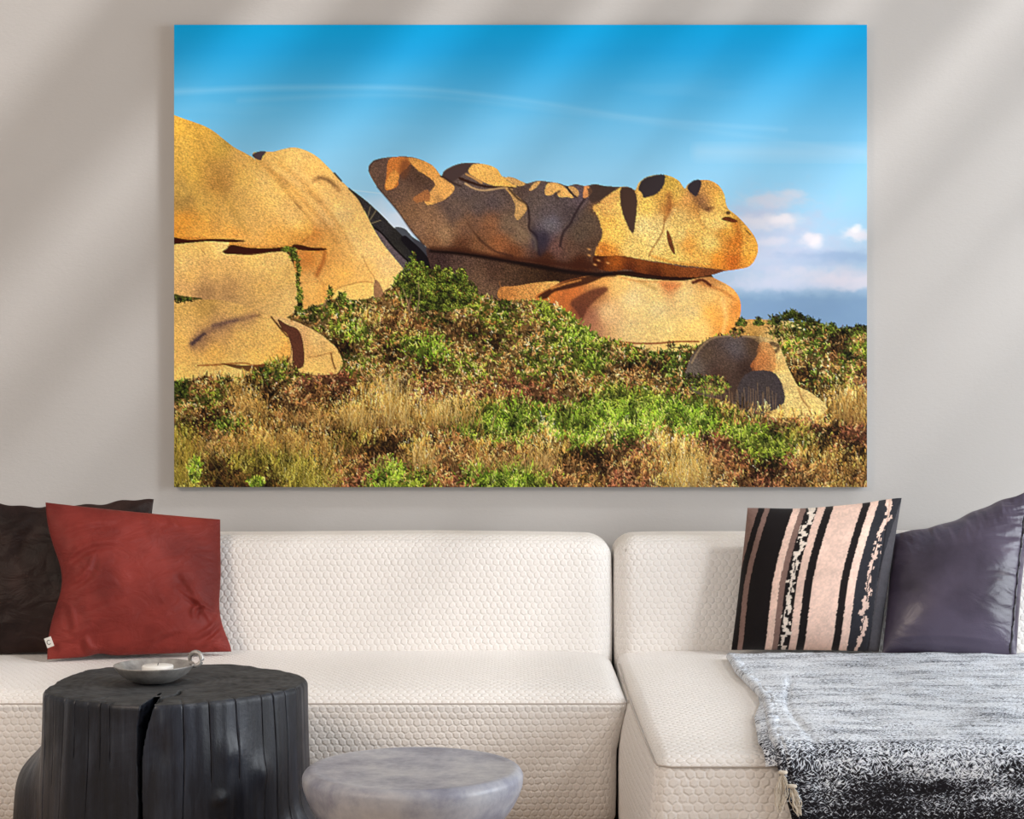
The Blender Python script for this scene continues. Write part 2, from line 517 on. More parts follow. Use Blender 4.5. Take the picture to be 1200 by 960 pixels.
for o in (seatC, backC, baseC): reparent(o, chaise)
def chaise_edge_x(y):
    t = (y - CF) / (5.46 - CF)
    u2 = 0.86
    return XC0 - 0.012 * (1 - t) - 0.038 * (1 - u2 * u2) * math.sin(math.pi * min(1, max(0, t * 0.9 + 0.12)))
pts = [Vector((chaise_edge_x(y) + 0.001, y, zs + 0.006)) for y in np.linspace(5.3, CF + 0.03, 30)]
pts += [Vector((chaise_edge_x(CF) + 0.006, CF + 0.004, zs + 0.003))] + [Vector((x, CF - 0.005, zs + 0.001)) for x in np.linspace(XC0 + 0.02, XC1 - 0.04, 30)]
piping(pts, chaise)
pts = [Vector((chaise_edge_x(CF) + 0.008, CF + 0.002, zs)) + Vector((0.004 * math.sin(t * 3), -0.010 * math.sin(math.pi * t), -0.30 * t)) for t in np.linspace(0, 1, 12)]
for x in (XC0 + 0.1, XC1 - 0.15):
    for y in (CF + 0.12, 5.6):
        reparent(link('foot', box_mesh('foot', x, x + 0.06, y, y + 0.06, 0, 0.035), M['foot'], None, False), chaise)
# vertical piping of the chaise backrest
pts = [Vector((XC0 + 0.030, 5.392 + 0.055 * (z - .3) / .47, z)) for z in np.linspace(0.42, 0.735, 12)]
piping(pts, chaise, 0.002)

# ------------------------------------------------------------------ cushions
def pillow(name, TL, TR, BR, BL, t, mat, parent, N=110, pinch=(0.05, 0.05), wrinkle=None, power=2.4, fexp=0.62, sag=0.15, colorfn=None, silhouette=None, partname='cushion_cover', flip_back=True):
    u = np.linspace(-1, 1, N); v = np.linspace(-1, 1, N)
    u = np.sin(u * math.pi / 2) * 0.5 + u * 0.5; v = np.sin(v * math.pi / 2) * 0.5 + v * 0.5
    U, Vv = np.meshgrid(u, v, indexing='ij')
    pu = U * (1 - pinch[0] * (1 - Vv ** 2)); pv = Vv * (1 - pinch[1] * (1 - U ** 2))
    if silhouette is not None:
        du, dv = silhouette(U, Vv); pu = pu + du; pv = pv + dv
    a = (pu[..., None] + 1) / 2; b = (pv[..., None] + 1) / 2
    TLn, TRn, BRn, BLn = [np.array(x) for x in (TL, TR, BR, BL)]
    mid = (TLn * (1 - a) + TRn * a) * b + (BLn * (1 - a) + BRn * a) * (1 - b)
    ex = (TRn + BRn - TLn - BLn); ez = (TLn + TRn - BLn - BRn)
    nrm = np.cross(ex, ez); nrm /= np.linalg.norm(nrm)       # towards -Y (camera)
    if nrm[1] > 0: nrm = -nrm
    f = ((1 - np.abs(U) ** power).clip(0) ** fexp) * ((1 - np.abs(Vv) ** power).clip(0) ** fexp)
    f = f * (1 - sag * Vv)
    sides = []
    for s in (1, -1):
        wr = 0 if wrinkle is None else wrinkle(U * s if False else U, Vv, s)
        edge = ((1 - U ** 2) * (1 - Vv ** 2)).clip(0) ** 0.35
        off = s * (t * f + 0.0015) + s * wr * edge
        sides.append(mid + nrm * off[..., None])
    idx = np.arange(N * N).reshape(N, N)
    co = np.vstack([sides[0].reshape(-1, 3), sides[1].reshape(-1, 3)])
    def quads(ix, flip):
        q = np.stack([ix[:-1, :-1], ix[1:, :-1], ix[1:, 1:], ix[:-1, 1:]], -1).reshape(-1, 4)
        return q[:, ::-1] if flip else q
    q = [quads(idx, False), quads(idx + N * N, True)]
    ring = np.concatenate([idx[:-1, 0], idx[-1, :-1], idx[:0:-1, -1], idx[0, :0:-1]])
    r2 = np.roll(ring, -1)
    q.append(np.stack([r2, ring, ring + N * N, r2 + N * N], -1))
    m = fast_mesh(name, co, np.vstack(q))
    if colorfn is not None:
        cf = colorfn(U, Vv, 1).reshape(-1, 3); cb = colorfn(U, Vv, -1).reshape(-1, 3)
        set_colors(m, np.vstack([cf, cb]))
    o = link(partname, m, mat, None)
    reparent(o, parent)
    def surf(uu, vv, lift=0.0):
        i = np.abs(u - uu).argmin(); j = np.abs(v - vv).argmin()
        return Vector(sides[0][i, j] + nrm * lift)
    return o, surf

def ridge(x, w):            # soft narrow fold profile
    return np.exp(-(x / w) ** 2)

def fold(U, V, x0, y0, x1, y1, w, amp, bend=0.0):
    dx, dy = x1 - x0, y1 - y0; L = math.hypot(dx, dy)
    t = ((U - x0) * dx + (V - y0) * dy) / (L * L)
    d = ((U - x0) * dy - (V - y0) * dx) / L
    d = d + bend * np.sin(np.pi * t.clip(0, 1))
    env = (np.clip(t, 0, 1) * (1 - np.clip(t, 0, 1)) * 4) ** 0.8
    return amp * (ridge(d, w) - 0.7 * ridge(d - 1.8 * w, w)) * env

# red velvet cushion
def wr_red(U, V, s):
    w = 0.012 * (fbm(U * 1.6 + 5, V * 1.6 + 3, 3, 4) - 0.5)
    w = w + 0.010 * (fbm(U * 2 + V * 1.5, (V - U * 0.4) * 9, 8, 3) - 0.5) * (0.4 + (U < 0) * 0.6 * np.abs(U))
    for (a, b, c, d, wd, am, bd) in ((-.95, .55, -.2, .82, .05, .005, .04), (-.9, .2, -.2, .5, .05, .006, .08), (-.9, -.1, -.5, .3, .05, .006, -.08),
                                     (.45, -.1, .98, -.45, .035, .006, -.04), (.5, .1, .9, -.65, .05, .006, 0), (.55, -.85, 1.0, -.45, .045, .012, -.05),
                                     (.62, -.55, .75, -.35, .04, .010, .05), (.7, -.95, 1.0, -.65, .04, .009, .0), (-.6, -.75, -.35, -.97, .05, .014, -.08),
                                     (.1, -.95, .45, -.7, .05, .006, .04), (.45, .78, .42, .97, .05, .005, 0), (-.85, -.3, -.7, -.75, .05, .006, .03), (-.9, -.85, -.5, -.62, .06, .008, 0)):
        w = w + fold(U, V, a, b, c, d, wd * 0.8, am * 1.5, bd)
    return w
redc = empty('throw_cushion', 'rust-red velvet cushion leaning on the left of the sofa, white tag at its edge', 'cushion', (-1.15, 5.2, 0.43), 'cushions along the sofa')
def sil_red(U, V):
    du = 0.07 * ((U > 0.3) * (U - 0.3) / 0.7) * np.exp(-((V + 1) / 0.28) ** 2) - 0.01 * (1 - V ** 2) * (U > 0) * U
    du = du + 0.17 * np.clip(-U, 0, 1) ** 3 * np.exp(-((V - 0.02) / 0.5) ** 2)
    du = du - 0.035 * np.clip(U, 0, 1) ** 3 * np.exp(-((V + 0.35) / 0.35) ** 2)
    dv = 0.035 * np.exp(-((U + 0.42) / 0.12) ** 2) * np.clip(-V, 0, 1) ** 4
    return du, dv
RY = dict(TL=5.24, TR=5.41, BR=5.26, BL=5.12)
ro, rsurf = pillow('red_cushion', P(53, 589, RY['TL']), P(258, 609, RY['TR']), P(264, 764, RY['BR']), P(55, 773, RY['BL']), 0.072, M['red'], redc, 150,
                   (0.005, 0.012), wr_red, silhouette=sil_red)
tg = empty  # tag
tp = P(57, 753, 5.085)
m = box_mesh('tag', -0.009, 0.012, -0.001, 0.001, -0.015, 0.015)
to = link('tag', m, M['tag'], None, False); to.location = tp; to.rotation_euler = (0, -0.35, 0)
to['label'] = 'small white fabric tag'; reparent(to, redc)
# letter-like ring printed on the tag
ring_pts = [Vector((0.001 + 0.0055 * math.cos(a), -0.0014, 0.0065 * math.sin(a))) for a in np.linspace(0.7, 2 * math.pi - 0.7, 14)]
V_, F_ = tube('tag_print', ring_pts, 0.0009, 5)
tpz = link('tag_print', pyd('tag_print', V_, F_), M['ink'], to)

# dark brown cushion
def wr_brown(U, V, s):
    w = 0.012 * (fbm(U * 1.8 + 1, V * 1.8 + 7, 12, 4) - 0.5)
    for f_ in ((-.4, .2, -.1, .95, .08, .010, .05), (.55, .7, .95, .93, .06, .012, .03), (.3, .55, .9, .8, .06, .010, -.03), (-.6, -.9, -.35, -.55, .08, .010, 0.05), (-.75, -.8, -.5, -.3, .08, .008, 0)):
        w = w + fold(U, V, *f_)
    return w
brc = empty('throw_cushion', 'dark brown velvet cushion at the far left, partly behind the red one', 'cushion', (-1.45, 5.32, 0.43), 'cushions along the sofa')
def sil_brown(U, V):
    dv = np.clip(V, 0, 1) ** 3 * (-0.05 * np.exp(-((U - 0.05) / 0.35) ** 2) + 0.018 * np.sin(U * 9 + 0.5) + 0.012 * np.sin(U * 21))
    return 0.02 * np.sin(V * 6) * np.clip(U, 0, 1) ** 3, dv
pillow('brown_cushion', P(-72, 588, 5.33), P(181, 586, 5.43), P(190, 766, 5.31), P(-72, 770, 5.26), 0.055, M['brown'], brc, 110,
       (0.03, 0.03), wr_brown, silhouette=sil_brown)

# striped kilim cushion
def stripes(U, V, s):
    u = (U + 1) / 2; v = (V + 1) / 2
    jag = (vnoise(V * 45, V * 0 + 3, 5) - 0.5) * 0.0045
    bow = 0.035 * (1 - V ** 2)
    uu = u + jag - 0.075 * np.clip((v - 0.40) / 0.6, 0, 1) ** 1.4 + 0.012 * np.sin(v * 3.1) - 0.012
    black = np.array((0.085, 0.065, 0.068)); pink = np.array((0.90, 0.775, 0.715)); taupe = np.array((0.50, 0.40, 0.37)); navy = np.array((0.17, 0.17, 0.195)); grey = np.array((0.30, 0.29, 0.31)); cream = np.array((0.88, 0.83, 0.78))
    col = np.zeros(U.shape + (3,)) + black
    def band(a, b, c):
        mk = (uu >= a) & (uu < b); col[mk] = c
    band(.028 , .062, taupe); band(.062, .215, black); band(.215, .262, pink); band(.262, .300, taupe)
    band(.375, .425, pink * 0.97); band(.425, .478, black); band(.478, .665, pink); band(.665, .715, black * 1.2); band(.715, .768, pink * 1.03)
    band(.768, .915, navy); band(.915, 1.1, grey)
    # taupe wedge at the upper left
    mk = (uu < -0.012); col[mk] = taupe
    # broken zig-zag motifs
    def motif(c0, w, c, sd, k):
        z = (v * k); ph = z - np.floor(z)
        n1 = vnoise(np.floor(z * 4) * 1.7, np.floor(uu * 130), sd)
        cx = c0 + w * 0.35 * np.where(ph < 0.5, ph * 4 - 1, 3 - ph * 4) * 0.5 + (vnoise(np.floor(v * 46), v * 0, sd + 2) - .5) * w * 0.5
        mk = (np.abs(uu - cx) < w * (0.16 + 0.25 * vnoise(np.floor(v * 40), v * 0, sd + 4))) & (n1 > 0.22)
        col[mk] = c
    motif(0.337, 0.062, cream, 31, 5); motif(0.853, 0.058, pink * 0.98, 57, 4)
    fine = (fbm(U * 45, V * 45, 9, 2) - 0.5)
    col *= (1 + 0.16 * fine)[..., None] * (0.93 + 0.14 * fbm(U * 4, V * 4, 4, 3))[..., None]
    if s < 0: col[:] = grey
    return col
def wr_str(U, V, s):
    w = 0.004 * (fbm(U * 2.2, V * 2.2, 21, 3) - 0.5)
    rim = np.clip((U - 0.78) / 0.2, 0, 1)
    w = w + 0.007 * rim * (fbm(U * 2, V * 14, 33, 3) - 0.5)
    w = w - 0.006 * ridge(U - 0.835, 0.015)
    return w
stc = empty('throw_cushion', 'striped black, pink and taupe woven cushion with zigzag bands', 'cushion', (0.95, 5.28, 0.43), 'cushions along the sofa')
def sil_str(U, V):
    dv = np.clip(V, 0, 1) ** 3 * (0.05 * np.exp(-((U - 0.95) / 0.35) ** 2) - 0.03 * np.exp(-((U + 0.3) / 0.5) ** 2))
    return 0.03 * (1 - V ** 2) * U * 0, dv
pillow('striped_cushion', P(876, 595, 5.37), P(1056, 588, 5.35), P(1030, 764, 5.22), P(857, 762, 5.28), 0.085, M['kilim'], stc, 260,
       (0.01, 0.012), wr_str, colorfn=stripes, silhouette=sil_str)

# purple cushion
def wr_pur(U, V, s):
    w = 0.006 * (fbm(U * 1.5 + 2, V * 1.7 + 7, 41, 3) - 0.5)
    rim = np.clip((U - 0.15) / 0.75, 0, 1) ** 1.5
    q = V * 11 + 2.2 * fbm(U * 2, V * 2.5, 50, 2) + U * 2.0
    w = w + 0.030 * rim * (fbm(U * 1.7, q, 52, 3) - 0.5) * np.clip(V + 1.0, 0, 1)
    top = np.clip((V - 0.35) / 0.6, 0, 1) ** 1.3
    w = w + 0.022 * top * (fbm(U * 10 + V * 3, V * 3, 61, 3) - 0.5)
    left = np.clip((-U - 0.5) / 0.5, 0, 1)
    w = w + 0.018 * left * np.clip(V + .3, 0, 1) * (fbm((U + V) * 9, (U - V) * 2.5, 66, 3) - 0.5)
    w = w + fold(U, V, -.95, -.80, .7, -.86, .03, .003, .02) - 0.006 * ridge(U - 0.90, 0.012)
    return w
puc = empty('throw_cushion', 'dark purple satin-velvet cushion with gathered seam at the right edge', 'cushion', (1.36, 5.2, 0.45), 'cushions along the sofa')
def sil_pur(U, V):
    top = np.clip(V, 0, 1) ** 2
    dv = top * (-0.07 * np.exp(-((U + 0.25) / 0.42) ** 2) + 0.03 * np.exp(-((U + 1) / 0.16) ** 2) + 0.01 * np.sin(U * 15))
    return -0.03 * (1 - V ** 2) * np.clip(U, 0, 1) ** 3, dv
po, psurf = pillow('purple_cushion', P(1046, 628, 5.36), P(1213, 573, 5.33), P(1191, 771, 5.15), P(1034, 766, 5.20), 0.085, M['purple'], puc, 170,
                   (0.01, 0.012), wr_pur, silhouette=sil_pur)
pp = [psurf(0.90 + 0.012 * math.sin(v * 30), v, 0.001) for v in np.linspace(-0.96, 0.97, 60)]
so = tube_obj('seam', pp, 0.0035, M['seam'], None, 6, taper=lambda t: 0.65 + 0.5 * math.sin(t * 45) ** 2); reparent(so, puc)
so['label'] = 'dark gathered seam'

# ------------------------------------------------------------------ throw blanket
TY0 = 5.17
def throw_profile(s):
    """s metres from the back edge; returns y, z"""
    flat = TY0 - (CF + 0.015)
    if s < flat:
        y = TY0 - s
        return y, 0.424 - 0.010 * max(0, 1 - (y - CF) / 0.16) ** 2
    s2 = s - flat; R = 0.03; arc = R * math.pi / 2
    if s2 < arc:
        a = s2 / R
        return CF + 0.015 - R * math.sin(a), 0.414 - R * (1 - math.cos(a))
    d = s2 - arc
    return CF + 0.015 - R - 0.004 - 0.01 * math.sin(d * 9), 0.414 - R - d
def left_edge_x(s):
    pts = [(0, .652), (0.3, .640), (0.55, .648), (0.8, .645), (1.0, .620), (1.3, .586), (1.4, .590), (1.5, .618), (1.63, .65), (1.9, .69)]
    return float(np.interp(s, [p[0] for p in pts], [p[1] for p in pts]))
def throw_mesh():
    NS, NX = 150, 150
    ss = np.linspace(0, 1.66, NS)
    pts = np.zeros((NX + 12, NS, 3)); uv = np.zeros((NX + 12, NS, 2))
    for j, s in enumerate(ss):
        y, z = throw_profile(s)
        y2, z2 = throw_profile(s + 0.01)
        t = Vector((0, y2 - y, z2 - z)).normalized(); nrm = Vector((0, t.z, -t.y)) * 1.0
        if nrm.z < 0 and s < 1.0: nrm = -nrm
        if s >= 1.0 and nrm.y > 0: nrm = -nrm
        x0 = left_edge_x(s); x1 = 1.86
        r = 0.009
        for i in range(NX + 12):
            if i < 12:                       # rolled edge
                a = math.pi * (1 - i / 11)   # from below to above
                x = x0 + r - r * math.sin(a) * 1.0
                h = -r * math.cos(a)
                if i == 0: x = x0 + 0.03
            else:
                k = (i - 11) / NX
                x = x0 + r + (x1 - x0 - r) * k; h = r
            e = 0.005 * (mnoise.noise(Vector((x * 9, s * 9, 1))) + 0.5 * mnoise.noise(Vector((x * 24, s * 30, 4)))) * min(1, (x - x0) / 0.05 + 0.35)
            # two soft creases running down from the back
            c1 = x - (0.80 - 0.10 * s + 0.02 * math.sin(s * 5)); c2 = x - (0.72 + 0.02 * math.sin(s * 7))
            e -= 0.006 * math.exp(-(c1 / 0.007) ** 2) * max(0, min(1, (s - .35) * 4)) * max(0, min(1, (1.45 - s) * 4))
            e += 0.0015 * math.exp(-((c1 + .02) / 0.02) ** 2) * max(0, min(1, (s - .3) * 4))
            lift = 0.003 * math.sin(s * 11) * math.exp(-((x - x0) / 0.05) ** 2)
            h2 = h + e + 0.007 + max(0, lift)
            pts[i, j] = (x, y + nrm.y * h2, z + nrm.z * h2)
            uv[i, j] = (x - 0.6, s)
    pts = pts[:, ::-1] ; uv = uv[:, ::-1]
    return grid_mesh('throw', pts, uv=uv)
throw = empty('throw_blanket', 'marled blue-grey woven throw blanket hanging over the front of the chaise', 'blanket', (1.2, 4.4, 0.43))
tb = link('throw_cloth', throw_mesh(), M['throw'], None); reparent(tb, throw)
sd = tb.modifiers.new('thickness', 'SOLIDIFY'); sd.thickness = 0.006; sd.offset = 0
# folded-under strip that shows at the left edge
def fold_strip():
    NS = 60; ss = np.linspace(0.70, 1.40, NS); K = 14
    pts = np.zeros((K, NS, 3)); uv = np.zeros((K, NS, 2))
    for j, s in enumerate(ss):
        y, z = throw_profile(s)
        x0 = left_edge_x(s) - 0.026 * min(1, (s - 0.70) / 0.3)
        y2, z2 = throw_profile(s + 0.01)
        t = Vector((0, y2 - y, z2 - z)).normalized(); nrm = Vector((0, t.z, -t.y))
        if nrm.z < 0 and s < 1.0: nrm = -nrm
        if s >= 1.0 and nrm.y > 0: nrm = -nrm
        for i in range(K):
            a = math.pi * i / (K - 1)
            x = x0 + 0.022 - 0.024 * math.cos(a - math.pi) * -1
            h = 0.009 * math.sin(a) + 0.003 + 0.002 * mnoise.noise(Vector((x * 30, s * 30, 2)))
            pts[i, j] = (x, y + nrm.y * h, z + nrm.z * h); uv[i, j] = (x, s * 0.8)
    return grid_mesh('folded_edge', pts, uv=uv)
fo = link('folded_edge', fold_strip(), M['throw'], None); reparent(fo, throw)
# tassels
rnd = random.Random(5)
def tassel(px, py, Y, length, lean, n):
    root = P(px, py, Y)
    V = []; Fc = []
    for k in range(n):
        a = rnd.uniform(-1, 1); sp = rnd.uniform(0.4, 1)
        pts = []
        for i in range(14):
            t = i / 13
            belly = math.sin(math.pi * min(1, t * 1.05)) * 0.014 * sp
            pts.append(root + Vector((a * belly + lean * t * length + a * 0.004 * t + 0.0015 * math.sin(t * 17 + k), -0.003 * abs(a) - 0.004 + 0.005 * math.cos(k * 2.1) * t, -t * length * rnd.uniform(.97, 1.0) * (0.8 + 0.2 * sp))))
        v, f = tube('t', pts, 0.0011, 5)
        b = len(V); V += v; Fc += [tuple(b + i for i in q) for q in f]
    o = link('tassel', pyd('tassel', V, Fc), M['tassel'], None); o['label'] = 'cream knotted tassel'; o['kind'] = 'stuff'
    reparent(o, throw)
    kp = [root + Vector((0.007 * math.cos(a), -0.004 + 0.006 * math.sin(a), 0)) for a in np.linspace(0, 2 * math.pi, 12, endpoint=False)]
    ko = tube_obj('knot', kp, 0.004, M['tassel'], None, 6, True); ko.parent = o
tassel(917, 905, 3.735, 0.088, -0.10, 22)
tassel(928, 921, 3.735, 0.068, 0.22, 14)

# ------------------------------------------------------------------ stump table
SX, SY, SZ = -0.818, 4.13, 0.52
stump = empty('stump_side_table', 'black charred tree-stump side table in front of the sofa, holding a pewter dish', 'side table', (SX, SY, 0))
def ang_diff(a, b): return (a - b + math.pi) % (2 * math.pi) - math.pi
R0 = 0.306
crack_th = -math.pi / 2 + 0.0
def build_stump():
    srnd = random.Random(11)
    grooves = [(-math.pi / 2 + g, wd, dp, ln) for g, wd, dp, ln in (
        (-1.22, .010, .006, .5), (-1.02, .010, .006, 1), (-.88, .008, .005, .4), (-.74, .008, .006, 1), (-.60, .012, .008, .25), (-.47, .008, .007, 1), (-.36, .010, .005, .3), (-.27, .014, .006, .25),
        (.26, .010, .010, .9), (.46, .010, .006, .35), (.69, .010, .007, .35), (.93, .009, .006, .6), (1.05, .010, .007, 1.0), (1.18, .008, .006, 1), (1.33, .008, .006, 1))]
    for k in range(26): grooves.append((srnd.uniform(0.1, math.pi - 0.1), .012, .006, srnd.uniform(.2, 1)))
    th = set(np.linspace(-math.pi, math.pi, 360, endpoint=False).round(5))
    for g in grooves:
        for d in (-.9, -.5, -.25, 0, .25, .5, .9): th.add(round(g[0] + d * g[1], 5))
    for d in np.linspace(-0.09, 0.09, 25): th.add(round(crack_th + d, 5))
    th = np.array(sorted(t if t < math.pi else t - 2 * math.pi for t in th))
    th = np.unique(((th + math.pi) % (2 * math.pi)) - math.pi)
    keep = [th[0]]
    for t in th[1:]:
        if t - keep[-1] > 0.0015: keep.append(t)
    th = np.array(keep)
    zs_ = np.concatenate([np.linspace(0, SZ - 0.02, 70), [SZ - 0.014, SZ - 0.009, SZ - 0.005, SZ - 0.002]])
    def crack_w(z):      # half width in radians
        return 0.020 + 0.010 * math.sin(z * 14) + 0.010 * (z / SZ) ** 6
    def crack_c(z): return crack_th - 0.03 + 0.014 * math.sin(z * 9 + 1) + 0.05 * max(0, (z - 0.40) / 0.12) ** 2
    def radius(t, z):
        zz = z / SZ
        r = R0 + 0.010 * math.sin(t * 3 + 1) + 0.006 * math.sin(t * 5 + 2)
        r += 0.022 * (1 - zz) ** 1.2                                         # slight flare
        r += 0.010 * mnoise.noise(Vector((math.cos(t) * 3, math.sin(t) * 3, z * 3)))
        r += 0.0025 * mnoise.noise(Vector((math.cos(t) * 14, math.sin(t) * 14, z * 2)))
        # root flares left and right
        for (tc, wd, am, z0) in ((math.pi - 0.05, .30, .085, .66), (-0.22, .30, .070, .36), (1.4, .4, .06, .5), (2.2, .3, .05, .5)):
            k = math.exp(-(ang_diff(t, tc) / wd) ** 2)
            e = 1 / (1 + math.exp((zz - z0) / 0.045))
            r += am * k * e
        # facets around the base
        r += 0.012 * math.exp(-((zz - .55) / .2) ** 2) * math.exp(-(ang_diff(t, -math.pi / 2 + .75) / .3) ** 2)
        # bark burl near the right front
        for (tc, zc, wt, wz, am) in ((-math.pi / 2 + .52, .30, .05, .012, .012), (-math.pi / 2 + .90, .34, .07, .03, .010), (-math.pi / 2 + .62, .40, .1, .03, .008), (-math.pi / 2 + .10, .42, .06, .04, -.010)):
            r += am * math.exp(-(ang_diff(t, tc) / wt) ** 2 - ((z - zc) / wz) ** 2)
        for (g, wd, dp, ln) in grooves:
            if zz > 1 - ln: r -= 0.75 * dp * math.exp(-(ang_diff(t, g + .004 * math.sin(z * 20)) / wd * 3.6) ** 2) * (0.6 + .4 * math.sin(z * 30 + g * 9) ** 2)
        d = abs(ang_diff(t, crack_c(z))); cw = crack_w(z)
        if d < cw * 2:
            r -= 0.15 * (1 - min(1, d / (cw * 1.25)) ** 4)
        if z > SZ - 0.012: r -= 0.006 * ((z - (SZ - 0.012)) / 0.012) ** 2
        return r
    nt = len(th)
    side = np.zeros((len(zs_), nt, 3))
    for i, z in enumerate(zs_):
        for j, t in enumerate(th):
            r = radius(t, z)
            side[i, j] = (r * math.cos(t), r * math.sin(t), z)
    fr = np.concatenate([[0.995, 0.985], np.linspace(0.96, 0.04, 40)])
    top = np.zeros((len(fr), nt, 3))
    rt = np.hypot(side[-1, :, 0], side[-1, :, 1])
    # rim radius ignoring the crack (the crack is cut as a notch in z on the top)
    rfree = np.array([rt[j] if abs(ang_diff(t, crack_c(SZ))) > crack_w(SZ) * 2 else np.nan for j, t in enumerate(th)])
    ok = ~np.isnan(rfree); rfree = np.interp(th, th[ok], rfree[ok])
    def crackz(x, y):
        # crack line over the top from the rim to just under the dish
        tt = min(1, max(0, (y + R0) / 0.20))
        cx = R0 * math.cos(crack_c(SZ)) + 0.055 * tt + 0.008 * math.sin(y * 60)
        wdt = 0.0085 * (1 - 0.85 * tt)
        if y > -R0 + 0.20 or y > 0: return 0
        d = abs(x - cx)
        return -0.07 * (1 - tt) * max(0, 1 - (d / (wdt * 1.3)) ** 2) if d < wdt * 1.3 else 0
    side_top = side[-1]
    for i, f in enumerate(fr):
        for j, t in enumerate(th):
            r = rfree[j] * f if abs(ang_diff(t, crack_c(SZ))) > crack_w(SZ) * 2 else min(rt[j] + 0.0, rfree[j] * f) if f > 0.7 else rfree[j] * f
            x, y = r * math.cos(t), r * math.sin(t)
            z = SZ + 0.0012 * mnoise.noise(Vector((x * 30, y * 30, 0))) + 0.002 * mnoise.noise(Vector((x * 9, y * 9, 3)))
            for (g, wd, dp, ln) in grooves[:15]:
                dd = abs(ang_diff(t, g))
                if dd < wd * 1.6 and f > 1 - ln * .25: z -= 0.006 * (1 - dd / (wd * 1.6)) * (f - (1 - ln * .25)) / (ln * .25)
            top[i, j] = (x, y, z + (crackz(x, y) if f > 0.3 else 0))
    return side, top, nt
side, top, nt = build_stump()
sm = grid_mesh('stump_body', side[:, ::1], closed_v=True)
sm.flip_normals()
bo = link('stump_body', sm, M['char'], stump)
allt = np.concatenate([side[-1:], top])
tm = grid_mesh('stump_top', allt, closed_v=True); tm.flip_normals()
# close centre
tpo = link('stump_top', tm, M['chartop'], stump)
cen = [tuple(top[-1, j]) for j in range(nt)]
pass
m = pyd('stump_centre', cen, [tuple(range(nt))]); link('stump_heart', m, M['chartop'], stump, False)
m = pyd('stump_base', [tuple(side[0, j]) for j in range(nt)], [tuple(reversed(range(nt)))]); link('stump_base', m, M['char'], stump, False)

# ------------------------------------------------------------------ lathe
def lathe(name, prof, mat, parent=None, seg=96, wob=0.0, loc=None):
    n = len(prof)
    pts = np.zeros((n, seg, 3))
    for i, (r, z) in enumerate(prof):
        for j in range(seg):
            a = 2 * math.pi * j / seg
            rr = r * (1 + wob * mnoise.noise(Vector((math.cos(a) * 1.5, math.sin(a) * 1.5, z * 8))))
            pts[i, j] = (rr * math.cos(a), rr * math.sin(a), z)
    m = grid_mesh(name, pts, closed_v=True); m.flip_normals()
    o = link(name, m, mat, parent)
    if loc is not None: o.location = loc
    return o
def smooth_prof(keys, n=8):
    out = []
    K = [keys[0]] + list(keys) + [keys[-1]]
    for i in range(1, len(K) - 2):
        p0, p1, p2, p3 = [np.array(K[i + d]) for d in (-1, 0, 1, 2)]
        for t in np.linspace(0, 1, n, endpoint=False):
            out.append(tuple(0.5 * ((2 * p1) + (-p0 + p2) * t + (2 * p0 - 5 * p1 + 4 * p2 - p3) * t ** 2 + (-p0 + 3 * p1 - 3 * p2 + p3) * t ** 3)))
    out.append(tuple(keys[-1])); return out

# dish on the stump
DX, DY = (181 - 600) * 4.12 / F, 4.12
DZ = SZ + 0.002
dish = empty('candle_dish', 'shallow pewter dish with a ring handle on top of the black stump', 'dish', (DX, DY, DZ))
prof = smooth_prof([(0.001, 0.0), (0.035, 0.0), (0.055, 0.006), (0.078, 0.019), (0.092, 0.034), (0.0965, 0.041), (0.0955, 0.0430), (0.093, 0.0415), (0.086, 0.034), (0.070, 0.020), (0.050, 0.011), (0.001, 0.008)], 5)
lathe('bowl', prof, M['pewter'], dish, 96, 0.02)
hp = []
for k in range(26):
    a = -2.3 + 5.9 * k / 25
    hp.append(Vector((0.098 + 0.0145 * math.cos(a) * 1.05, -0.004 + 0.0008 * k, 0.055 + 0.0155 * math.sin(a))))
tube_obj('ring_handle', [Vector((0.088, -0.005, 0.036)), Vector((0.083 + .002, -0.005, 0.040))][:1] + hp, 0.0058, M['pewter'], dish, 12, taper=lambda t: 0.75 + 0.3 * math.sin(math.pi * t))
candle = empty('tealight_candle', 'white tealight candle inside the pewter dish', 'candle', (DX + 0.006, DY + 0.01, DZ + 0.011))
lathe('wax', [(0.0005, 0.0), (0.036, 0.0), (0.0375, 0.002), (0.0375, 0.026), (0.036, 0.028), (0.0005, 0.0275)], M['wax'], candle, 64)
tube_obj('wick', [Vector((0, 0, 0.027)), Vector((0.0005, 0, 0.031)), Vector((0.0015, 0, 0.034))], 0.0009, M['wick'], candle, 6)

# stoneware stool
TX, TYY = (484 - 600) * 3.72 / F, 3.72
stool = empty('stoneware_stool', 'round grey glazed stoneware stool in front of the sofa, right of the black stump', 'stool', (TX, TYY, 0))
prof = smooth_prof([(0.001, 0.396), (0.10, 0.3965), (0.19, 0.3985), (0.216, 0.4005), (0.229, 0.3985), (0.2385, 0.389), (0.2405, 0.376), (0.236, 0.354), (0.219, 0.318), (0.195, 0.284), (0.172, 0.24), (0.155, 0.20), (0.155, 0.16), (0.16, 0.11), (0.18, 0.05), (0.19, 0.01), (0.185, 0.0), (0.001, 0.0)], 7)
lathe('stool_body', prof, M['stone'], stool, 128, 0.008)

# ------------------------------------------------------------------ the print on the wall
#PAINT#
exec_paint = True
S = 2
X0, Y0, X1, Y1 = 204, 29, 1016, 571
PW, PH = (X1 - X0) * S, (Y1 - Y0) * S
gy, gx = np.mgrid[0:PH, 0:PW].astype(np.float32)
gx = gx / S + X0; gy = gy / S + Y0
img = np.zeros((PH, PW, 3), dtype=np.float32)
rng = np.random.default_rng(3)

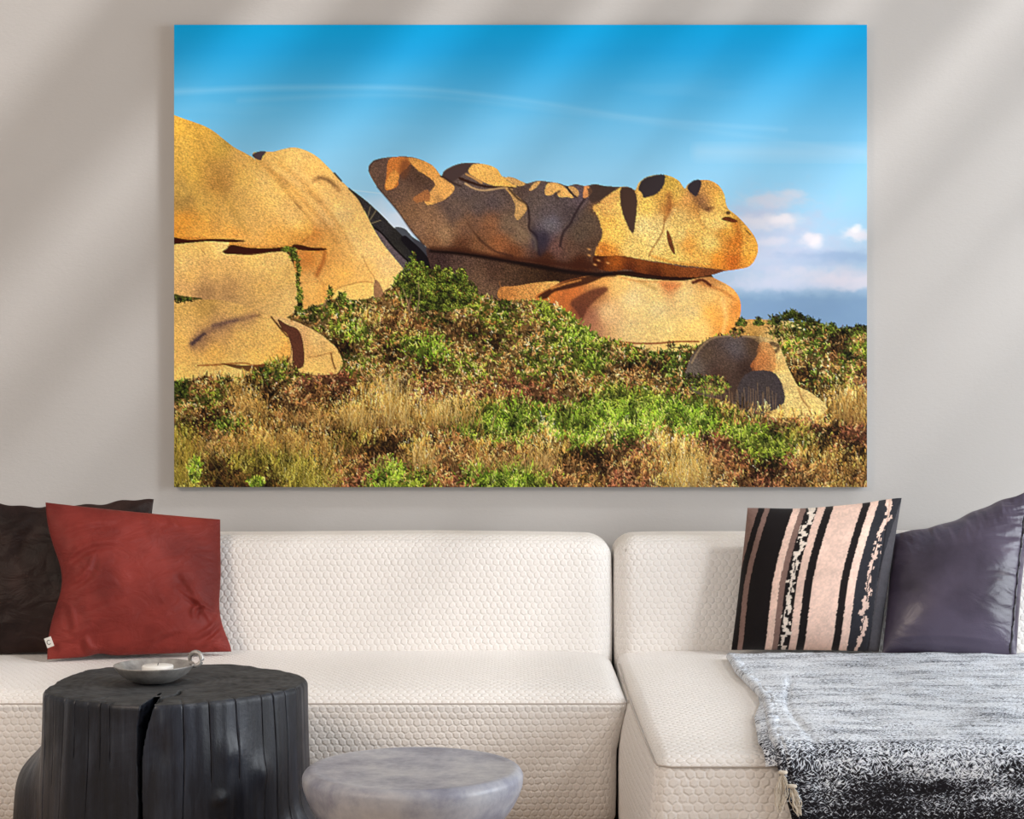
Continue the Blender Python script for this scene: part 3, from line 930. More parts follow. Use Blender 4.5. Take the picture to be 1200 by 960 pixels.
G_EDGE = vnoise(gx * 1.1, gy * 1.1, 77)
G_BIG = fbm(gx / 14, gy / 14, 13, 4) - 0.5
G_MID = fbm(gx / 2.0, gy / 2.0, 23, 2) - 0.5
G_SPK = vnoise(gx / 1.0, gy / 1.0, 37)
def spl(pts, n=6, closed=True):
    K = np.array(pts, dtype=float); N = len(K); out = []
    for i in range(N if closed else N - 1):
        if closed: p0, p1, p2, p3 = K[i - 1], K[i], K[(i + 1) % N], K[(i + 2) % N]
        else: p0, p1, p2, p3 = K[max(i - 1, 0)], K[i], K[i + 1], K[min(i + 2, N - 1)]
        for t in np.linspace(0, 1, n, endpoint=False):
            out.append(0.5 * ((2 * p1) + (-p0 + p2) * t + (2 * p0 - 5 * p1 + 4 * p2 - p3) * t ** 2 + (-p0 + 3 * p1 - 3 * p2 + p3) * t ** 3))
    if not closed: out.append(K[-1])
    return np.array(out)

def mask(pts, smooth=True, soft=0.0, rough=0.0):
    p = spl(pts) if smooth else np.array(pts, dtype=float)
    x = (p[:, 0] - X0) * S; y = (p[:, 1] - Y0) * S
    r0 = max(0, int(y.min()) - 1); r1 = min(PH, int(y.max()) + 2)
    m = np.zeros((PH, PW), dtype=np.float32)
    xn = np.roll(x, -1); yn = np.roll(y, -1)
    for r in range(r0, r1):
        yy = r + 0.5
        c = (y <= yy) != (yn <= yy)
        if not c.any(): continue
        xs = np.sort(x[c] + (yy - y[c]) / (yn[c] - y[c]) * (xn[c] - x[c]))
        for a, b in zip(xs[::2], xs[1::2]):
            a = max(0, int(round(a))); b = min(PW, int(round(b)))
            if b > a: m[r, a:b] = 1
    if soft > 0 or rough > 0:
        pd = int(6 * (soft + rough) * S) + 4
        a0, a1 = max(0, r0 - pd), min(PH, r1 + pd); b0, b1 = max(0, int(x.min()) - pd), min(PW, int(x.max()) + pd)
        sub = m[a0:a1, b0:b1]
        if sub.size:
            if soft > 0: sub = blur(sub, soft * S)
            if rough > 0:       # ragged edge made of grains
                sub = np.clip((blur(sub, rough * S) - (0.25 + 0.5 * G_EDGE[a0:a1, b0:b1])) * 4 + 0.5, 0, 1)
            m[a0:a1, b0:b1] = sub
    return m
def bbox(m):
    r = np.flatnonzero(m.max(1) > 0.002)
    if len(r) == 0: return None
    c = np.flatnonzero(m[r[0]:r[-1] + 1].max(0) > 0.002)
    return slice(r[0], r[-1] + 1), slice(c[0], c[-1] + 1)

def blur(m, r):
    r = max(1, int(round(r)))
    for _ in range(2):
        for ax in (0, 1):
            k = 2 * r + 1
            pad = [(0, 0), (0, 0)]; pad[ax] = (r + 1, r)
            c = np.cumsum(np.pad(m, pad, mode='edge'), axis=ax, dtype=np.float64)
            if ax == 0: m = (c[k:] - c[:-k]) / k
            else: m = (c[:, k:] - c[:, :-k]) / k
    return m.astype(np.float32)

def idw(points, pw=1.6, eps=60):
    """colours interpolated between control points on a coarse lattice, then enlarged"""
    q = 8
    ly = np.arange(0, PH + q, q); lx = np.arange(0, PW + q, q)
    Y, X = np.meshgrid(ly / S + Y0, lx / S + X0, indexing='ij')
    p = np.array([(a, b) for a, b, c in points], float); C = np.array([c for a, b, c in points], float) / 255
    acc = np.zeros(X.shape + (3,)); ws = np.zeros(X.shape)
    for k in range(len(p)):
        w_ = 1.0 / (((X - p[k, 0]) ** 2 + (Y - p[k, 1]) ** 2 + eps) ** pw)
        acc += w_[..., None] * C[k]; ws += w_
    return (acc / ws[..., None]).astype(np.float32)
def enlarge(L, sl):
    q = 8
    r = np.arange(sl[0].start, sl[0].stop); c = np.arange(sl[1].start, sl[1].stop)
    ri = r // q; ci = c // q; fr_ = ((r % q) / q)[:, None, None].astype(np.float32); fc = ((c % q) / q)[None, :, None].astype(np.float32)
    A = L[ri][:, ci]; B_ = L[ri][:, ci + 1]; C_ = L[ri + 1][:, ci]; D_ = L[ri + 1][:, ci + 1]
    return (A * (1 - fc) + B_ * fc) * (1 - fr_) + (C_ * (1 - fc) + D_ * fc) * fr_

def put(m, c, alpha=1.0):
    global img
    sl = bbox(m)
    if sl is None: return
    c = enlarge(c, sl) if isinstance(c, np.ndarray) else np.array(c, dtype=np.float32) / 255
    a = (m[sl] * alpha)[..., None]
    img[sl] = img[sl] * (1 - a) + c * a

def line(pts, w0, w1, c, alpha=1.0, clip=None, soft=1.0, jag=0.0, smooth=True):
    p = spl(pts, 8, False) if smooth else np.array(pts, float)
    d = np.full((PH, PW), 1e9, dtype=np.float32)
    xa, xb = p[:, 0].min() - 12, p[:, 0].max() + 12; ya, yb = p[:, 1].min() - 12, p[:, 1].max() + 12
    i0, i1 = max(0, int((ya - Y0) * S)), min(PH, int((yb - Y0) * S)); j0, j1 = max(0, int((xa - X0) * S)), min(PW, int((xb - X0) * S))
    X = gx[i0:i1, j0:j1]; Y = gy[i0:i1, j0:j1]
    if X.size == 0: return
    best = np.full(X.shape, 1e9, dtype=np.float32)
    N = len(p) - 1
    for k in range(N):
        ax_, ay = p[k]; bx, by = p[k + 1]; L2 = (bx - ax_) ** 2 + (by - ay) ** 2 + 1e-9
        t = np.clip(((X - ax_) * (bx - ax_) + (Y - ay) * (by - ay)) / L2, 0, 1)
        dd = np.hypot(X - ax_ - t * (bx - ax_), Y - ay - t * (by - ay))
        wd = (w0 + (w1 - w0) * (k + t) / N)
        if jag: wd = wd * (1 - jag + 2 * jag * vnoise(X * 0.7, Y * 0.7, 91))
        best = np.minimum(best, dd - wd)
    a = np.clip(0.5 - best / soft, 0, 1) * alpha
    if clip is not None: a = a * clip[i0:i1, j0:j1]
    cc = np.array(c, dtype=np.float32) / 255
    img[i0:i1, j0:j1] = img[i0:i1, j0:j1] * (1 - a[..., None]) + cc * a[..., None]

def blob(x, y, rx, ry, c, alpha=1.0, ang=0.0, clip=None, grain=0.0, p=2.0):
    ca, sa = math.cos(math.radians(ang)), math.sin(math.radians(ang))
    R = 2.2 * max(rx, ry)
    i0, i1 = max(0, int((y - R - Y0) * S)), min(PH, int((y + R - Y0) * S)); j0, j1 = max(0, int((x - R - X0) * S)), min(PW, int((x + R - X0) * S))
    if i1 <= i0 or j1 <= j0: return
    X = gx[i0:i1, j0:j1] - x; Y = gy[i0:i1, j0:j1] - y
    u = (X * ca + Y * sa) / rx; v = (-X * sa + Y * ca) / ry
    a = np.exp(-(u * u + v * v) ** (p / 2)) * alpha
    if grain: a = np.clip(a * (1 - grain + 2 * grain * vnoise(gx[i0:i1, j0:j1] * 0.9, gy[i0:i1, j0:j1] * 0.9, 5)), 0, 1)
    if clip is not None: a = a * clip[i0:i1, j0:j1]
    cc = np.array(c, dtype=np.float32) / 255
    img[i0:i1, j0:j1] = img[i0:i1, j0:j1] * (1 - a[..., None]) + cc * a[..., None]

grain_hi = rng.random((PH, PW)).astype(np.float32)
grain_hi = (grain_hi + np.roll(grain_hi, 1, 0) + np.roll(grain_hi, 1, 1) + np.roll(grain_hi, (1, 1), (0, 1))) / 4 - 0.5
def granite(m, amt=0.22, speck=0.10):
    """grain over a rock mask"""
    global img
    sl = bbox(m)
    if sl is None: return
    mm = m[sl]
    k = 1 + mm * (amt * 1.35 * grain_hi[sl] * 2 + 0.14 * G_BIG[sl] + 0.10 * G_MID[sl])
    k = np.where((G_SPK[sl] > 1 - speck * 0.6) & (mm > 0.5), k * 0.86, k)
    img[sl] = img[sl] * k[..., None] * (1 + 0.06 * mm[..., None])
    img[sl][..., 2] *= 1 - mm * 0.10 * (G_BIG[sl] + 0.3)

# ---- sky
sk = [(29, (8, 158, 220)), (60, (32, 160, 222)), (100, (72, 172, 226)), (150, (112, 190, 234)), (200, (140, 202, 238)), (240, (152, 206, 238)), (290, (170, 205, 232)), (335, (160, 188, 215)), (352, (128, 160, 192)), (400, (120, 152, 188))]
for c in range(3):
    img[..., c] = np.interp(gy, [s[0] for s in sk], [s[1][c] for s in sk]) / 255
n1 = fbm(gx / 160, gy / 26, 2, 4)
put(np.clip((n1 - 0.5) * 1.6, 0, 1) * np.exp(-((gy - 130) / 50) ** 2), (170, 212, 240), 0.30)
line([(204, 108), (330, 103), (480, 104), (600, 116), (760, 140), (920, 152)], 2.5, 1.2, (165, 210, 240), 0.35, soft=7)
line([(280, 118), (480, 112), (700, 136), (1010, 178)], 1.5, 1, (170, 212, 240), 0.22, soft=8)
line([(380, 219), (432, 225), (460, 228)], 0.5, 0.4, (215, 230, 242), 0.6, soft=1.5)
line([(820, 178), (1015, 180)], 8, 10, (185, 214, 236), 0.35, soft=16)
def cloud(x, y, rx, ry, c, a, p=2.0):
    R_ = 2.6
    i0, i1 = max(0, int((y - R_ * ry - Y0) * S)), min(PH, int((y + R_ * ry - Y0) * S)); j0, j1 = max(0, int((x - R_ * rx - X0) * S)), min(PW, int((x + R_ * rx - X0) * S))
    X = gx[i0:i1, j0:j1]; Y = gy[i0:i1, j0:j1]
    u = (X - x) / rx + (fbm(X / 16, Y / 9, int(x), 4) - 0.5) * 1.0; v = (Y - y) / ry + (fbm(X / 12 + 9, Y / 9, int(y) + 3, 4) - .5) * 1.2
    al = (np.exp(-(u * u + v * v) ** (p / 2)) * a)[..., None]
    img[i0:i1, j0:j1] = img[i0:i1, j0:j1] * (1 - al) + np.array(c, dtype=np.float32) / 255 * al
cloud(465, 262, 34, 24, (206, 216, 232), 0.9)
cloud(440, 240, 30, 12, (190, 212, 235), 0.6)
cloud(905, 280, 70, 42, (186, 196, 222), 0.75, 2.5); cloud(880, 252, 40, 12, (184, 194, 220), 0.7)
cloud(925, 300, 90, 24, (194, 202, 226), 0.6, 2.4)
cloud(905, 235, 34, 9, (205, 208, 224), 0.8, 3); cloud(930, 227, 18, 5, (212, 214, 228), 0.6, 3)
cloud(900, 260, 40, 9, (215, 216, 228), 0.85, 3); cloud(915, 256, 13, 7, (228, 226, 234), 0.85, 4)
cloud(949, 280, 14, 9, (226, 224, 234), 0.95, 4); cloud(957, 285, 8, 6, (234, 232, 240), 0.6, 4); cloud(905, 283, 26, 6, (212, 214, 230), 0.8, 3)
cloud(1001, 274, 14, 8, (228, 228, 238), 0.95, 4); cloud(1003, 268, 7, 5, (240, 240, 246), 0.8, 4); cloud(1012, 277, 8, 6, (222, 222, 234), 0.8, 4)
cloud(990, 300, 60, 6, (146, 174, 212), 0.7, 3); cloud(965, 308, 50, 5, (160, 184, 216), 0.5, 3)
cloud(985, 324, 90, 12, (206, 208, 224), 0.8, 3); cloud(1000, 330, 50, 9, (214, 212, 226), 0.8, 4); cloud(900, 333, 60, 7, (196, 204, 226), 0.8, 3)
cloud(940, 362, 100, 16, (122, 154, 190), 0.85, 3)

# ---- dark rocks in the gap
mk = mask([(408, 221), (425, 232), (441, 246), (462, 267), (478, 282), (495, 295), (512, 312), (530, 345), (480, 350), (460, 310), (440, 275), (425, 245)])
put(mk, idw([(430, 240, (48, 44, 46)), (450, 262, (42, 38, 38)), (470, 280, (30, 28, 28)), (462, 300, (52, 50, 44)), (490, 305, (26, 24, 30)), (445, 262, (40, 38, 44))]))
m2 = mask([(463, 267), (474, 268), (484, 278), (496, 286), (506, 300), (515, 318), (505, 318), (488, 296), (474, 279)])
put(m2, (70, 74, 82)); put(mask([(483, 279), (497, 288), (510, 306), (502, 304), (490, 290)]), (58, 58, 66))
line([(474, 280), (490, 297), (505, 318), (515, 335)], 4, 9, (16, 12, 18), 1)
m3 = mask([(431, 264), (445, 272), (462, 292), (476, 305), (482, 322), (470, 320), (452, 300), (440, 282)])
put(m3, (88, 76, 82)); granite(np.maximum(mk, m3), 0.3)
line([(430, 262), (446, 272), (462, 290), (478, 306)], 1.0, 1.0, (14, 10, 12), 1)
for (a, b, c, d) in ((430, 258, 434, 242), (432, 260, 441, 246), (428, 254, 427, 244), (434, 262, 446, 258)):
    line([(a, b), (c, d)], 0.4, 0.3, (190, 170, 120), 0.8, smooth=False)

put(mask([(200, 279), (262, 281), (345, 288), (460, 318), (500, 330), (500, 420), (420, 460), (200, 460)], False), (96, 62, 34))
put(mask([(500, 290), (600, 300), (700, 315), (830, 318), (840, 330), (800, 410), (560, 380)], False), (42, 20, 12))
# ---- left mass
B = [(297, 183), (305, 178), (320, 178), (332, 175), (345, 173), (360, 177), (372, 184), (382, 193), (395, 207), (409, 221), (420, 233), (428, 248), (438, 268), (450, 287), (463, 303), (474, 318), (470, 330), (452, 340), (440, 352), (400, 360), (350, 372), (345, 300), (345, 250), (320, 215)]
mB = mask(B)
put(mB, idw([(320, 190, (224, 176, 100)), (345, 182, (232, 186, 112)), (375, 200, (232, 180, 104)), (330, 215, (205, 160, 92)), (360, 235, (222, 172, 100)), (345, 240, (218, 168, 94)), (390, 230, (226, 178, 110)),
              (400, 250, (232, 190, 124)), (375, 255, (222, 172, 106)), (350, 262, (222, 176, 106)), (415, 275, (232, 186, 116)), (435, 290, (236, 192, 124)), (455, 315, (236, 192, 128)), (385, 285, (224, 164, 84)), (400, 320, (232, 172, 90)),
              (368, 275, (196, 128, 58)), (376, 300, (214, 150, 76)), (362, 302, (190, 118, 54)), (365, 330, (222, 168, 96)), (385, 340, (226, 164, 84)), (430, 325, (234, 178, 100)), (445, 335, (236, 192, 122))]))
# folds on B
line([(300, 186), (320, 203), (345, 236), (366, 262)], 2.5, 2, (176, 130, 66), 0.55, mB, 6)
line([(316, 200), (335, 213), (356, 236), (380, 262), (395, 285)], 1.2, 1.5, (178, 128, 66), 0.55, mB, 5)
line([(328, 193), (350, 208), (368, 228), (392, 258), (412, 290)], 1.4, 1.4, (186, 136, 74), 0.5, mB, 6)
line([(322, 196), (345, 212), (366, 236), (388, 262)], 2, 2, (240, 200, 132), 0.35, mB, 6)
line([(345, 200), (375, 222), (405, 262), (425, 300)], 2, 3, (244, 204, 138), 0.30, mB, 9)
line([(368, 212), (376, 208), (388, 213), (397, 222)], 1.5, 2.5, (140, 100, 58), 0.75, mB, 5, 0.3)
line([(373, 208), (384, 211), (392, 218)], 1.0, 1.4, (104, 76, 50), 0.7, mB, 3, 0.4)
line([(355, 222), (364, 228), (376, 236)], 2, 2, (160, 118, 66), 0.5, mB, 6)
line([(345, 238), (352, 244)], 1.2, 1, (120, 84, 48), 0.6, mB, 3)
line([(372, 294), (380, 292), (379, 305), (371, 322)], 1.2, 2, (150, 78, 30), 0.8, mB, 5)
line([(350, 300), (362, 312), (378, 332), (381, 346)], 1, 1, (196, 132, 66), 0.5, mB, 3)
line([(352, 331), (374, 330)], 0.6, 0.4, (170, 112, 56), 0.5, mB, 2)
mS = mask([(390, 342), (398, 336), (408, 333), (436, 332), (440, 345), (425, 352), (395, 352)])
put(mS * mB, (238, 192, 108), 0.8)
line([(392, 341), (400, 336), (410, 333), (425, 330), (437, 331)], 0.6, 0.5, (150, 98, 48), 0.8, mB, 2, 0.3)
line([(425, 300), (431, 314), (437, 322), (441, 332)], 0.5, 0.5, (150, 104, 60), 0.7, mB, 1.5, 0.4)
put(mask([(440, 328), (446, 334), (449, 345), (440, 350), (438, 340)]), (130, 92, 70), 0.85)
line([(392, 203), (400, 212)], 0.9, 0.8, (36, 28, 30), 1, None, 1.5)
line([(409, 221), (420, 233), (427, 246)], 0.9, 0.6, (40, 30, 30), 1, None, 1.5)
granite(mB, 0.20)
put(mask([(296, 182), (303, 178), (312, 178), (308, 184), (306, 188), (300, 186)]), (74, 60, 66))

A = [(180, 130), (198, 133), (215, 139), (240, 148), (252, 155), (262, 163), (275, 173), (290, 181), (300, 188), (320, 210), (345, 238), (361, 256), (367, 268), (360, 282), (345, 289), (320, 292), (295, 291), (275, 291), (262, 285), (240, 283), (200, 284), (180, 284)]
mA = mask(A)
put(mA, idw([(206, 145, (222, 168, 70)), (210, 175, (206, 162, 76)), (235, 155, (208, 160, 70)), (262, 172, (190, 154, 72)), (240, 170, (202, 156, 74)), (280, 185, (216, 166, 90)), (225, 200, (206, 162, 74)), (215, 225, (190, 154, 82)), (212, 238, (168, 134, 74)), (250, 200, (196, 148, 76)), (256, 215, (178, 130, 66)),
              (240, 235, (208, 164, 84)), (272, 240, (196, 154, 84)), (290, 215, (214, 170, 94)), (310, 215, (220, 176, 104)), (320, 240, (216, 172, 100)), (345, 255, (224, 176, 104)), (300, 250, (206, 162, 90)), (216, 258, (232, 156, 62)), (235, 270, (232, 164, 74)), (275, 275, (222, 156, 74)), (320, 278, (226, 162, 78)), (350, 278, (212, 150, 70)), (205, 275, (220, 146, 58)), (280, 258, (196, 156, 88)), (308, 262, (204, 158, 88))]))
line([(232, 160), (248, 190), (262, 225), (278, 255), (290, 270)], 2, 3, (160, 124, 58), 0.40, mA, 9, 0.2)
line([(216, 165), (224, 200), (236, 240)], 3, 3, (232, 184, 92), 0.35, mA, 10)
line([(275, 180), (300, 205), (335, 250), (352, 268)], 2, 4, (238, 194, 118), 0.35, mA, 12)
line([(205, 238), (222, 236)], 4, 3, (158, 124, 70), 0.5, mA, 9, 0.3)
line([(262, 285), (300, 290), (345, 288), (362, 278)], 1.5, 1.5, (170, 104, 44), 0.7, mA, 5)
line([(204, 280), (240, 280), (262, 283)], 1.5, 1.5, (170, 96, 38), 0.7, mA, 4)
granite(mA, 0.24)

C = [(200, 284), (215, 283), (250, 281), (268, 283), (267, 290), (262, 296), (290, 299), (310, 297), (333, 294), (341, 303), (347, 322), (348, 350), (348, 366), (336, 376), (300, 378), (260, 370), (200, 370)]
mC = mask(C)
put(mC, idw([(210, 292, (228, 184, 112)), (240, 290, (226, 180, 104)), (258, 287, (238, 198, 124)), (215, 310, (222, 180, 114)), (245, 310, (202, 158, 96)), (275, 315, (206, 162, 96)), (300, 305, (228, 184, 108)), (325, 305, (232, 186, 112)), (340, 320, (226, 178, 102)), (340, 350, (230, 184, 114)), (310, 335, (212, 166, 98)), (270, 338, (164, 126, 82)), (240, 342, (150, 114, 76)), (215, 335, (206, 160, 100)), (290, 350, (190, 150, 94)), (320, 360, (220, 176, 108)), (225, 322, (212, 166, 98))]))
line([(236, 292), (241, 298)], 0.6, 0.4, (140, 100, 60), 0.7, mC, 1.2)
line([(230, 330), (262, 306), (290, 312)], 1, 1, (184, 142, 86), 0.3, mC, 8)
granite(mC, 0.24)
# cracks
put(mask([(200, 278), (222, 281), (250, 280), (280, 281), (288, 283), (270, 284), (245, 283), (220, 285), (200, 286)], True), (58, 14, 6))
put(mask([(263, 297), (268, 291), (272, 287), (290, 290), (315, 291), (337, 289), (345, 290), (336, 294), (300, 297), (280, 298)]), (52, 16, 8))
put(mask([(343, 287), (352, 287), (365, 290), (381, 291), (382, 293), (368, 294), (352, 293), (345, 291)]), (60, 22, 10))
put(mask([(204, 345), (215, 347), (238, 350), (225, 353), (204, 358)]), (58, 62, 22))

D = [(200, 360), (215, 354), (235, 351), (262, 352), (288, 359), (310, 367), (320, 373), (328, 384), (338, 393), (341, 406), (340, 418), (330, 422), (305, 427), (285, 428), (262, 427), (348, 452), (300, 456), (240, 456), (200, 456)]
mD = mask(D)
put(mD, idw([(210, 365, (196, 156, 88)), (240, 358, (170, 134, 72)), (280, 362, (198, 158, 94)), (220, 385, (210, 166, 96)), (236, 398, (150, 112, 78)), (262, 384, (170, 130, 88)), (290, 372, (188, 146, 94)), (300, 385, (216, 170, 98)), (315, 378, (222, 176, 106)), (280, 400, (220, 172, 98)), (320, 400, (228, 178, 98)), (300, 415, (230, 178, 96)), (335, 412, (222, 160, 80)), (250, 415, (220, 166, 88)), (215, 420, (222, 172, 96)), (240, 440, (232, 192, 112)), (280, 437, (232, 196, 118)), (210, 440, (230, 186, 104)), (208, 400, (218, 170, 92))]))
line([(226, 404), (232, 396), (246, 387), (262, 380), (280, 374), (298, 370)], 4, 2, (112, 82, 68), 0.75, mD, 7, 0.4)
line([(226, 402), (234, 395), (240, 391)], 2.2, 1.2, (56, 42, 50), 0.85, mD, 3, 0.4)
line([(250, 381), (262, 378), (278, 375)], 1.8, 1.4, (84, 62, 62), 0.7, mD, 4, 0.5)
line([(296, 370), (304, 369)], 1.5, 1, (120, 86, 62), 0.7, mD, 3, 0.5)
granite(mD, 0.26)
line([(232, 428), (255, 427), (285, 425), (300, 428), (322, 424), (340, 419)], 0.7, 0.8, (120, 58, 22), 0.85, None, 2, 0.5)
Fp = [(322, 371), (334, 373), (350, 378), (370, 388), (385, 398), (396, 410), (402, 424), (398, 434), (388, 440), (345, 440), (338, 428), (342, 412), (337, 392), (328, 382)]
mF = mask(Fp)
put(mF, idw([(345, 382, (214, 174, 118)), (370, 395, (222, 182, 116)), (362, 412, (206, 158, 96)), (380, 410, (214, 170, 102)), (372, 430, (232, 186, 106)), (395, 425, (226, 178, 104)), (350, 395, (190, 140, 96))]))
put(mask([(326, 374), (336, 380), (348, 385), (354, 395), (357, 415), (356, 428), (350, 432), (343, 428), (343, 412), (338, 394), (330, 384)]), (82, 46, 34))
line([(362, 418), (372, 417), (390, 412)], 0.6, 0.6, (150, 102, 54), 0.8, mF, 1.5); line([(388, 414), (390, 424), (393, 432)], 0.9, 0.8, (96, 58, 30), 0.9, mF, 1.5)
line([(318, 371), (328, 384), (337, 394)], 0.8, 0.8, (60, 30, 20), 0.9, None, 1.5)
granite(mF, 0.24)

# ---- lower middle rocks
LM = [(500, 288), (520, 296), (560, 300), (640, 312), (700, 320), (700, 345), (660, 365), (600, 372), (540, 360), (515, 345), (505, 315)]
mLM = mask(LM)
put(mLM, idw([(515, 305, (58, 40, 38)), (540, 312, (82, 60, 52)), (560, 330, (96, 72, 58)), (580, 318, (70, 48, 38)), (575, 345, (98, 74, 58)), (620, 322, (60, 40, 26)), (650, 318, (44, 26, 16)), (600, 325, (74, 52, 38)), (530, 335, (80, 60, 56)), (690, 330, (52, 28, 18))]))
granite(mLM, 0.5)
lit = mask([(586, 337), (605, 335), (630, 331), (655, 330), (648, 336), (636, 342), (628, 352), (605, 352), (585, 350)])
put(lit, idw([(590, 345, (184, 120, 62)), (620, 340, (206, 142, 76)), (645, 333, (220, 160, 90))])); granite(lit, 0.35)
RL = [(628, 350), (640, 340), (660, 330), (690, 323), (705, 321), (730, 323), (760, 327), (800, 329), (828, 324), (843, 329), (858, 338), (866, 349), (868, 362), (865, 378), (858, 390), (848, 402), (820, 412), (790, 412), (745, 410), (700, 395), (680, 385), (660, 370)]
mRL = mask(RL)
put(mRL, idw([(645, 345, (196, 112, 52)), (670, 338, (190, 104, 50)), (665, 352, (180, 98, 48)), (680, 362, (112, 58, 40)), (692, 374, (150, 98, 74)), (700, 345, (152, 98, 60)), (705, 328, (226, 160, 84)), (725, 335, (232, 186, 112)), (712, 365, (224, 184, 132)), (740, 350, (234, 204, 146)), (770, 360, (232, 202, 142)), (765, 340, (232, 196, 128)), (785, 335, (212, 132, 76)), (800, 345, (232, 200, 138)), (810, 365, (230, 196, 130)),
               (780, 385, (234, 200, 130)), (740, 385, (232, 196, 132)), (830, 345, (234, 190, 116)), (835, 365, (232, 160, 76)), (850, 355, (234, 172, 96)), (862, 360, (216, 132, 56)), (845, 380, (224, 150, 70)), (850, 395, (200, 120, 50)), (820, 385, (234, 192, 116)), (800, 400, (232, 190, 110)), (790, 408, (222, 178, 106)), (832, 330, (176, 118, 66))]))
put(mask([(676, 365), (668, 356), (676, 348), (692, 340), (708, 336), (712, 340), (700, 350), (688, 362), (682, 376)], True, 1.0), (92, 50, 34), 0.9)
put(mask([(630, 348), (645, 338), (668, 328), (700, 322), (712, 322), (690, 332), (668, 338), (650, 342), (640, 350)], True, 0.6), (50, 24, 14), 0.9)
line([(646, 338), (660, 333), (680, 328)], 1.4, 0.8, (214, 140, 70), 0.8, None, 2, 0.4)
line([(725, 324), (745, 329), (770, 330)], 0.8, 0.8, (190, 120, 56), 0.6, mRL, 2, 0.5)
line([(775, 332), (785, 336), (795, 334)], 3.0, 2.5, (204, 110, 58), 0.5, mRL, 6, 0.4)
line([(750, 330), (768, 338)], 2, 1.5, (160, 116, 54), 0.5, mRL, 5, 0.4)
line([(815, 328), (826, 333), (845, 340), (860, 350)], 1.5, 1.2, (168, 96, 44), 0.65, mRL, 4, 0.4)
line([(812, 331), (822, 328), (832, 334)], 1.8, 1.4, (70, 26, 16), 0.9, mRL, 2, 0.3)
line([(846, 350), (850, 372), (846, 392)], 2, 1.5, (244, 196, 124), 0.6, mRL, 5)
granite(mRL, 0.20)
line([(726, 400), (745, 402), (768, 402), (795, 400), (818, 400)], 0.9, 0.9, (110, 40, 20), 0.9, None, 1.5, 0.4)

# ---- the great upper rock
UR = [(432, 200), (436, 190), (446, 186), (462, 184), (480, 184), (495, 188), (508, 195), (517, 206), (521, 200), (535, 193), (550, 191), (570, 193), (582, 198), (589, 207), (600, 208), (612, 213), (618, 215), (630, 212), (642, 213), (655, 215), (665, 218), (675, 216), (685, 218), (697, 216), (708, 218), (722, 219), (735, 219), (744, 223), (748, 215), (757, 208), (770, 205), (783, 206), (795, 212), (802, 221), (806, 216), (815, 212), (828, 211), (840, 216), (848, 227), (852, 243), (862, 252), (872, 262), (883, 276), (888, 289), (886, 301), (878, 312), (862, 316), (848, 318), (835, 322), (815, 325), (790, 325), (760, 322), (735, 318), (715, 320), (690, 321), (668, 319), (648, 313), (622, 308), (590, 305), (560, 299), (530, 296), (510, 294), (497, 287), (482, 270), (468, 250), (455, 234), (442, 219)]
mU = mask(UR)
put(mU, idw([(437, 200, (96, 72, 62)), (445, 212, (92, 70, 60)), (470, 225, (98, 74, 62)), (490, 208, (78, 56, 46)), (480, 245, (112, 82, 62)), (500, 262, (124, 92, 70)), (520, 275, (140, 108, 82)), (510, 285, (120, 84, 58)), (535, 245, (92, 74, 68)), (545, 225, (84, 70, 68)), (560, 240, (86, 72, 70)), (580, 235, (88, 74, 74)), (575, 262, (128, 84, 58)), (550, 262, (112, 80, 62)), (595, 262, (108, 88, 72)), (610, 275, (112, 90, 74)), (585, 285, (140, 86, 52)), (560, 285, (112, 74, 50)), (600, 296, (104, 60, 36)), (540, 290, (86, 52, 34)),
              (610, 225, (84, 66, 60)), (625, 235, (88, 74, 72)), (640, 245, (84, 72, 74)), (645, 262, (96, 90, 100)), (635, 280, (58, 52, 66)), (660, 235, (80, 68, 70)), (668, 250, (72, 60, 62)), (650, 290, (104, 72, 66)), (680, 232, (88, 74, 82)), (690, 255, (86, 70, 60)), (680, 275, (84, 68, 58)), (670, 292, (92, 66, 54)), (700, 225, (74, 58, 54)), (640, 302, (66, 34, 20)), (680, 308, (62, 28, 14)), (700, 245, (110, 76, 50)), (690, 290, (80, 58, 46))], 1.8, 30))
# lit right part
RT = [(728, 219), (712, 228), (702, 238), (694, 243), (700, 253), (703, 262), (706, 275), (700, 288), (697, 300), (712, 300), (728, 300), (745, 303), (765, 306), (780, 308), (800, 311), (820, 313), (835, 315), (850, 317), (866, 318), (892, 312), (892, 280), (860, 240), (850, 205), (800, 200), (745, 205)]
mR = mask(RT, True, 0, 1.5) * mU
put(mR, idw([(715, 238, (224, 162, 92)), (712, 262, (238, 176, 84)), (725, 245, (238, 186, 102)), (722, 275, (236, 184, 92)), (712, 295, (204, 128, 52)), (740, 290, (226, 184, 104)), (760, 240, (226, 180, 90)), (755, 265, (222, 190, 126)), (770, 280, (224, 190, 118)), (745, 225, (206, 156, 84)), (785, 215, (186, 150, 66)), (795, 225, (196, 156, 74)), (775, 230, (196, 148, 70)), (783, 245, (168, 110, 52)), (775, 262, (222, 186, 116)), (795, 255, (210, 172, 100)), (800, 275, (218, 182, 110)), (790, 300, (226, 184, 98)), (805, 285, (216, 150, 70)), (815, 240, (180, 128, 64)), (835, 225, (196, 142, 70)), (822, 235, (150, 104, 64)), (845, 235, (222, 172, 86)), (828, 255, (222, 176, 100)), (840, 260, (228, 180, 104)), (832, 285, (232, 190, 108)),
              (850, 275, (216, 148, 62)), (860, 285, (196, 112, 38)), (858, 305, (188, 98, 34)), (870, 290, (220, 158, 70)), (880, 290, (224, 158, 68)), (875, 305, (214, 140, 54)), (840, 305, (214, 130, 48)), (865, 262, (206, 150, 66)), (825, 305, (226, 164, 80)), (805, 232, (196, 138, 76))], 1.8, 25), 1.0)
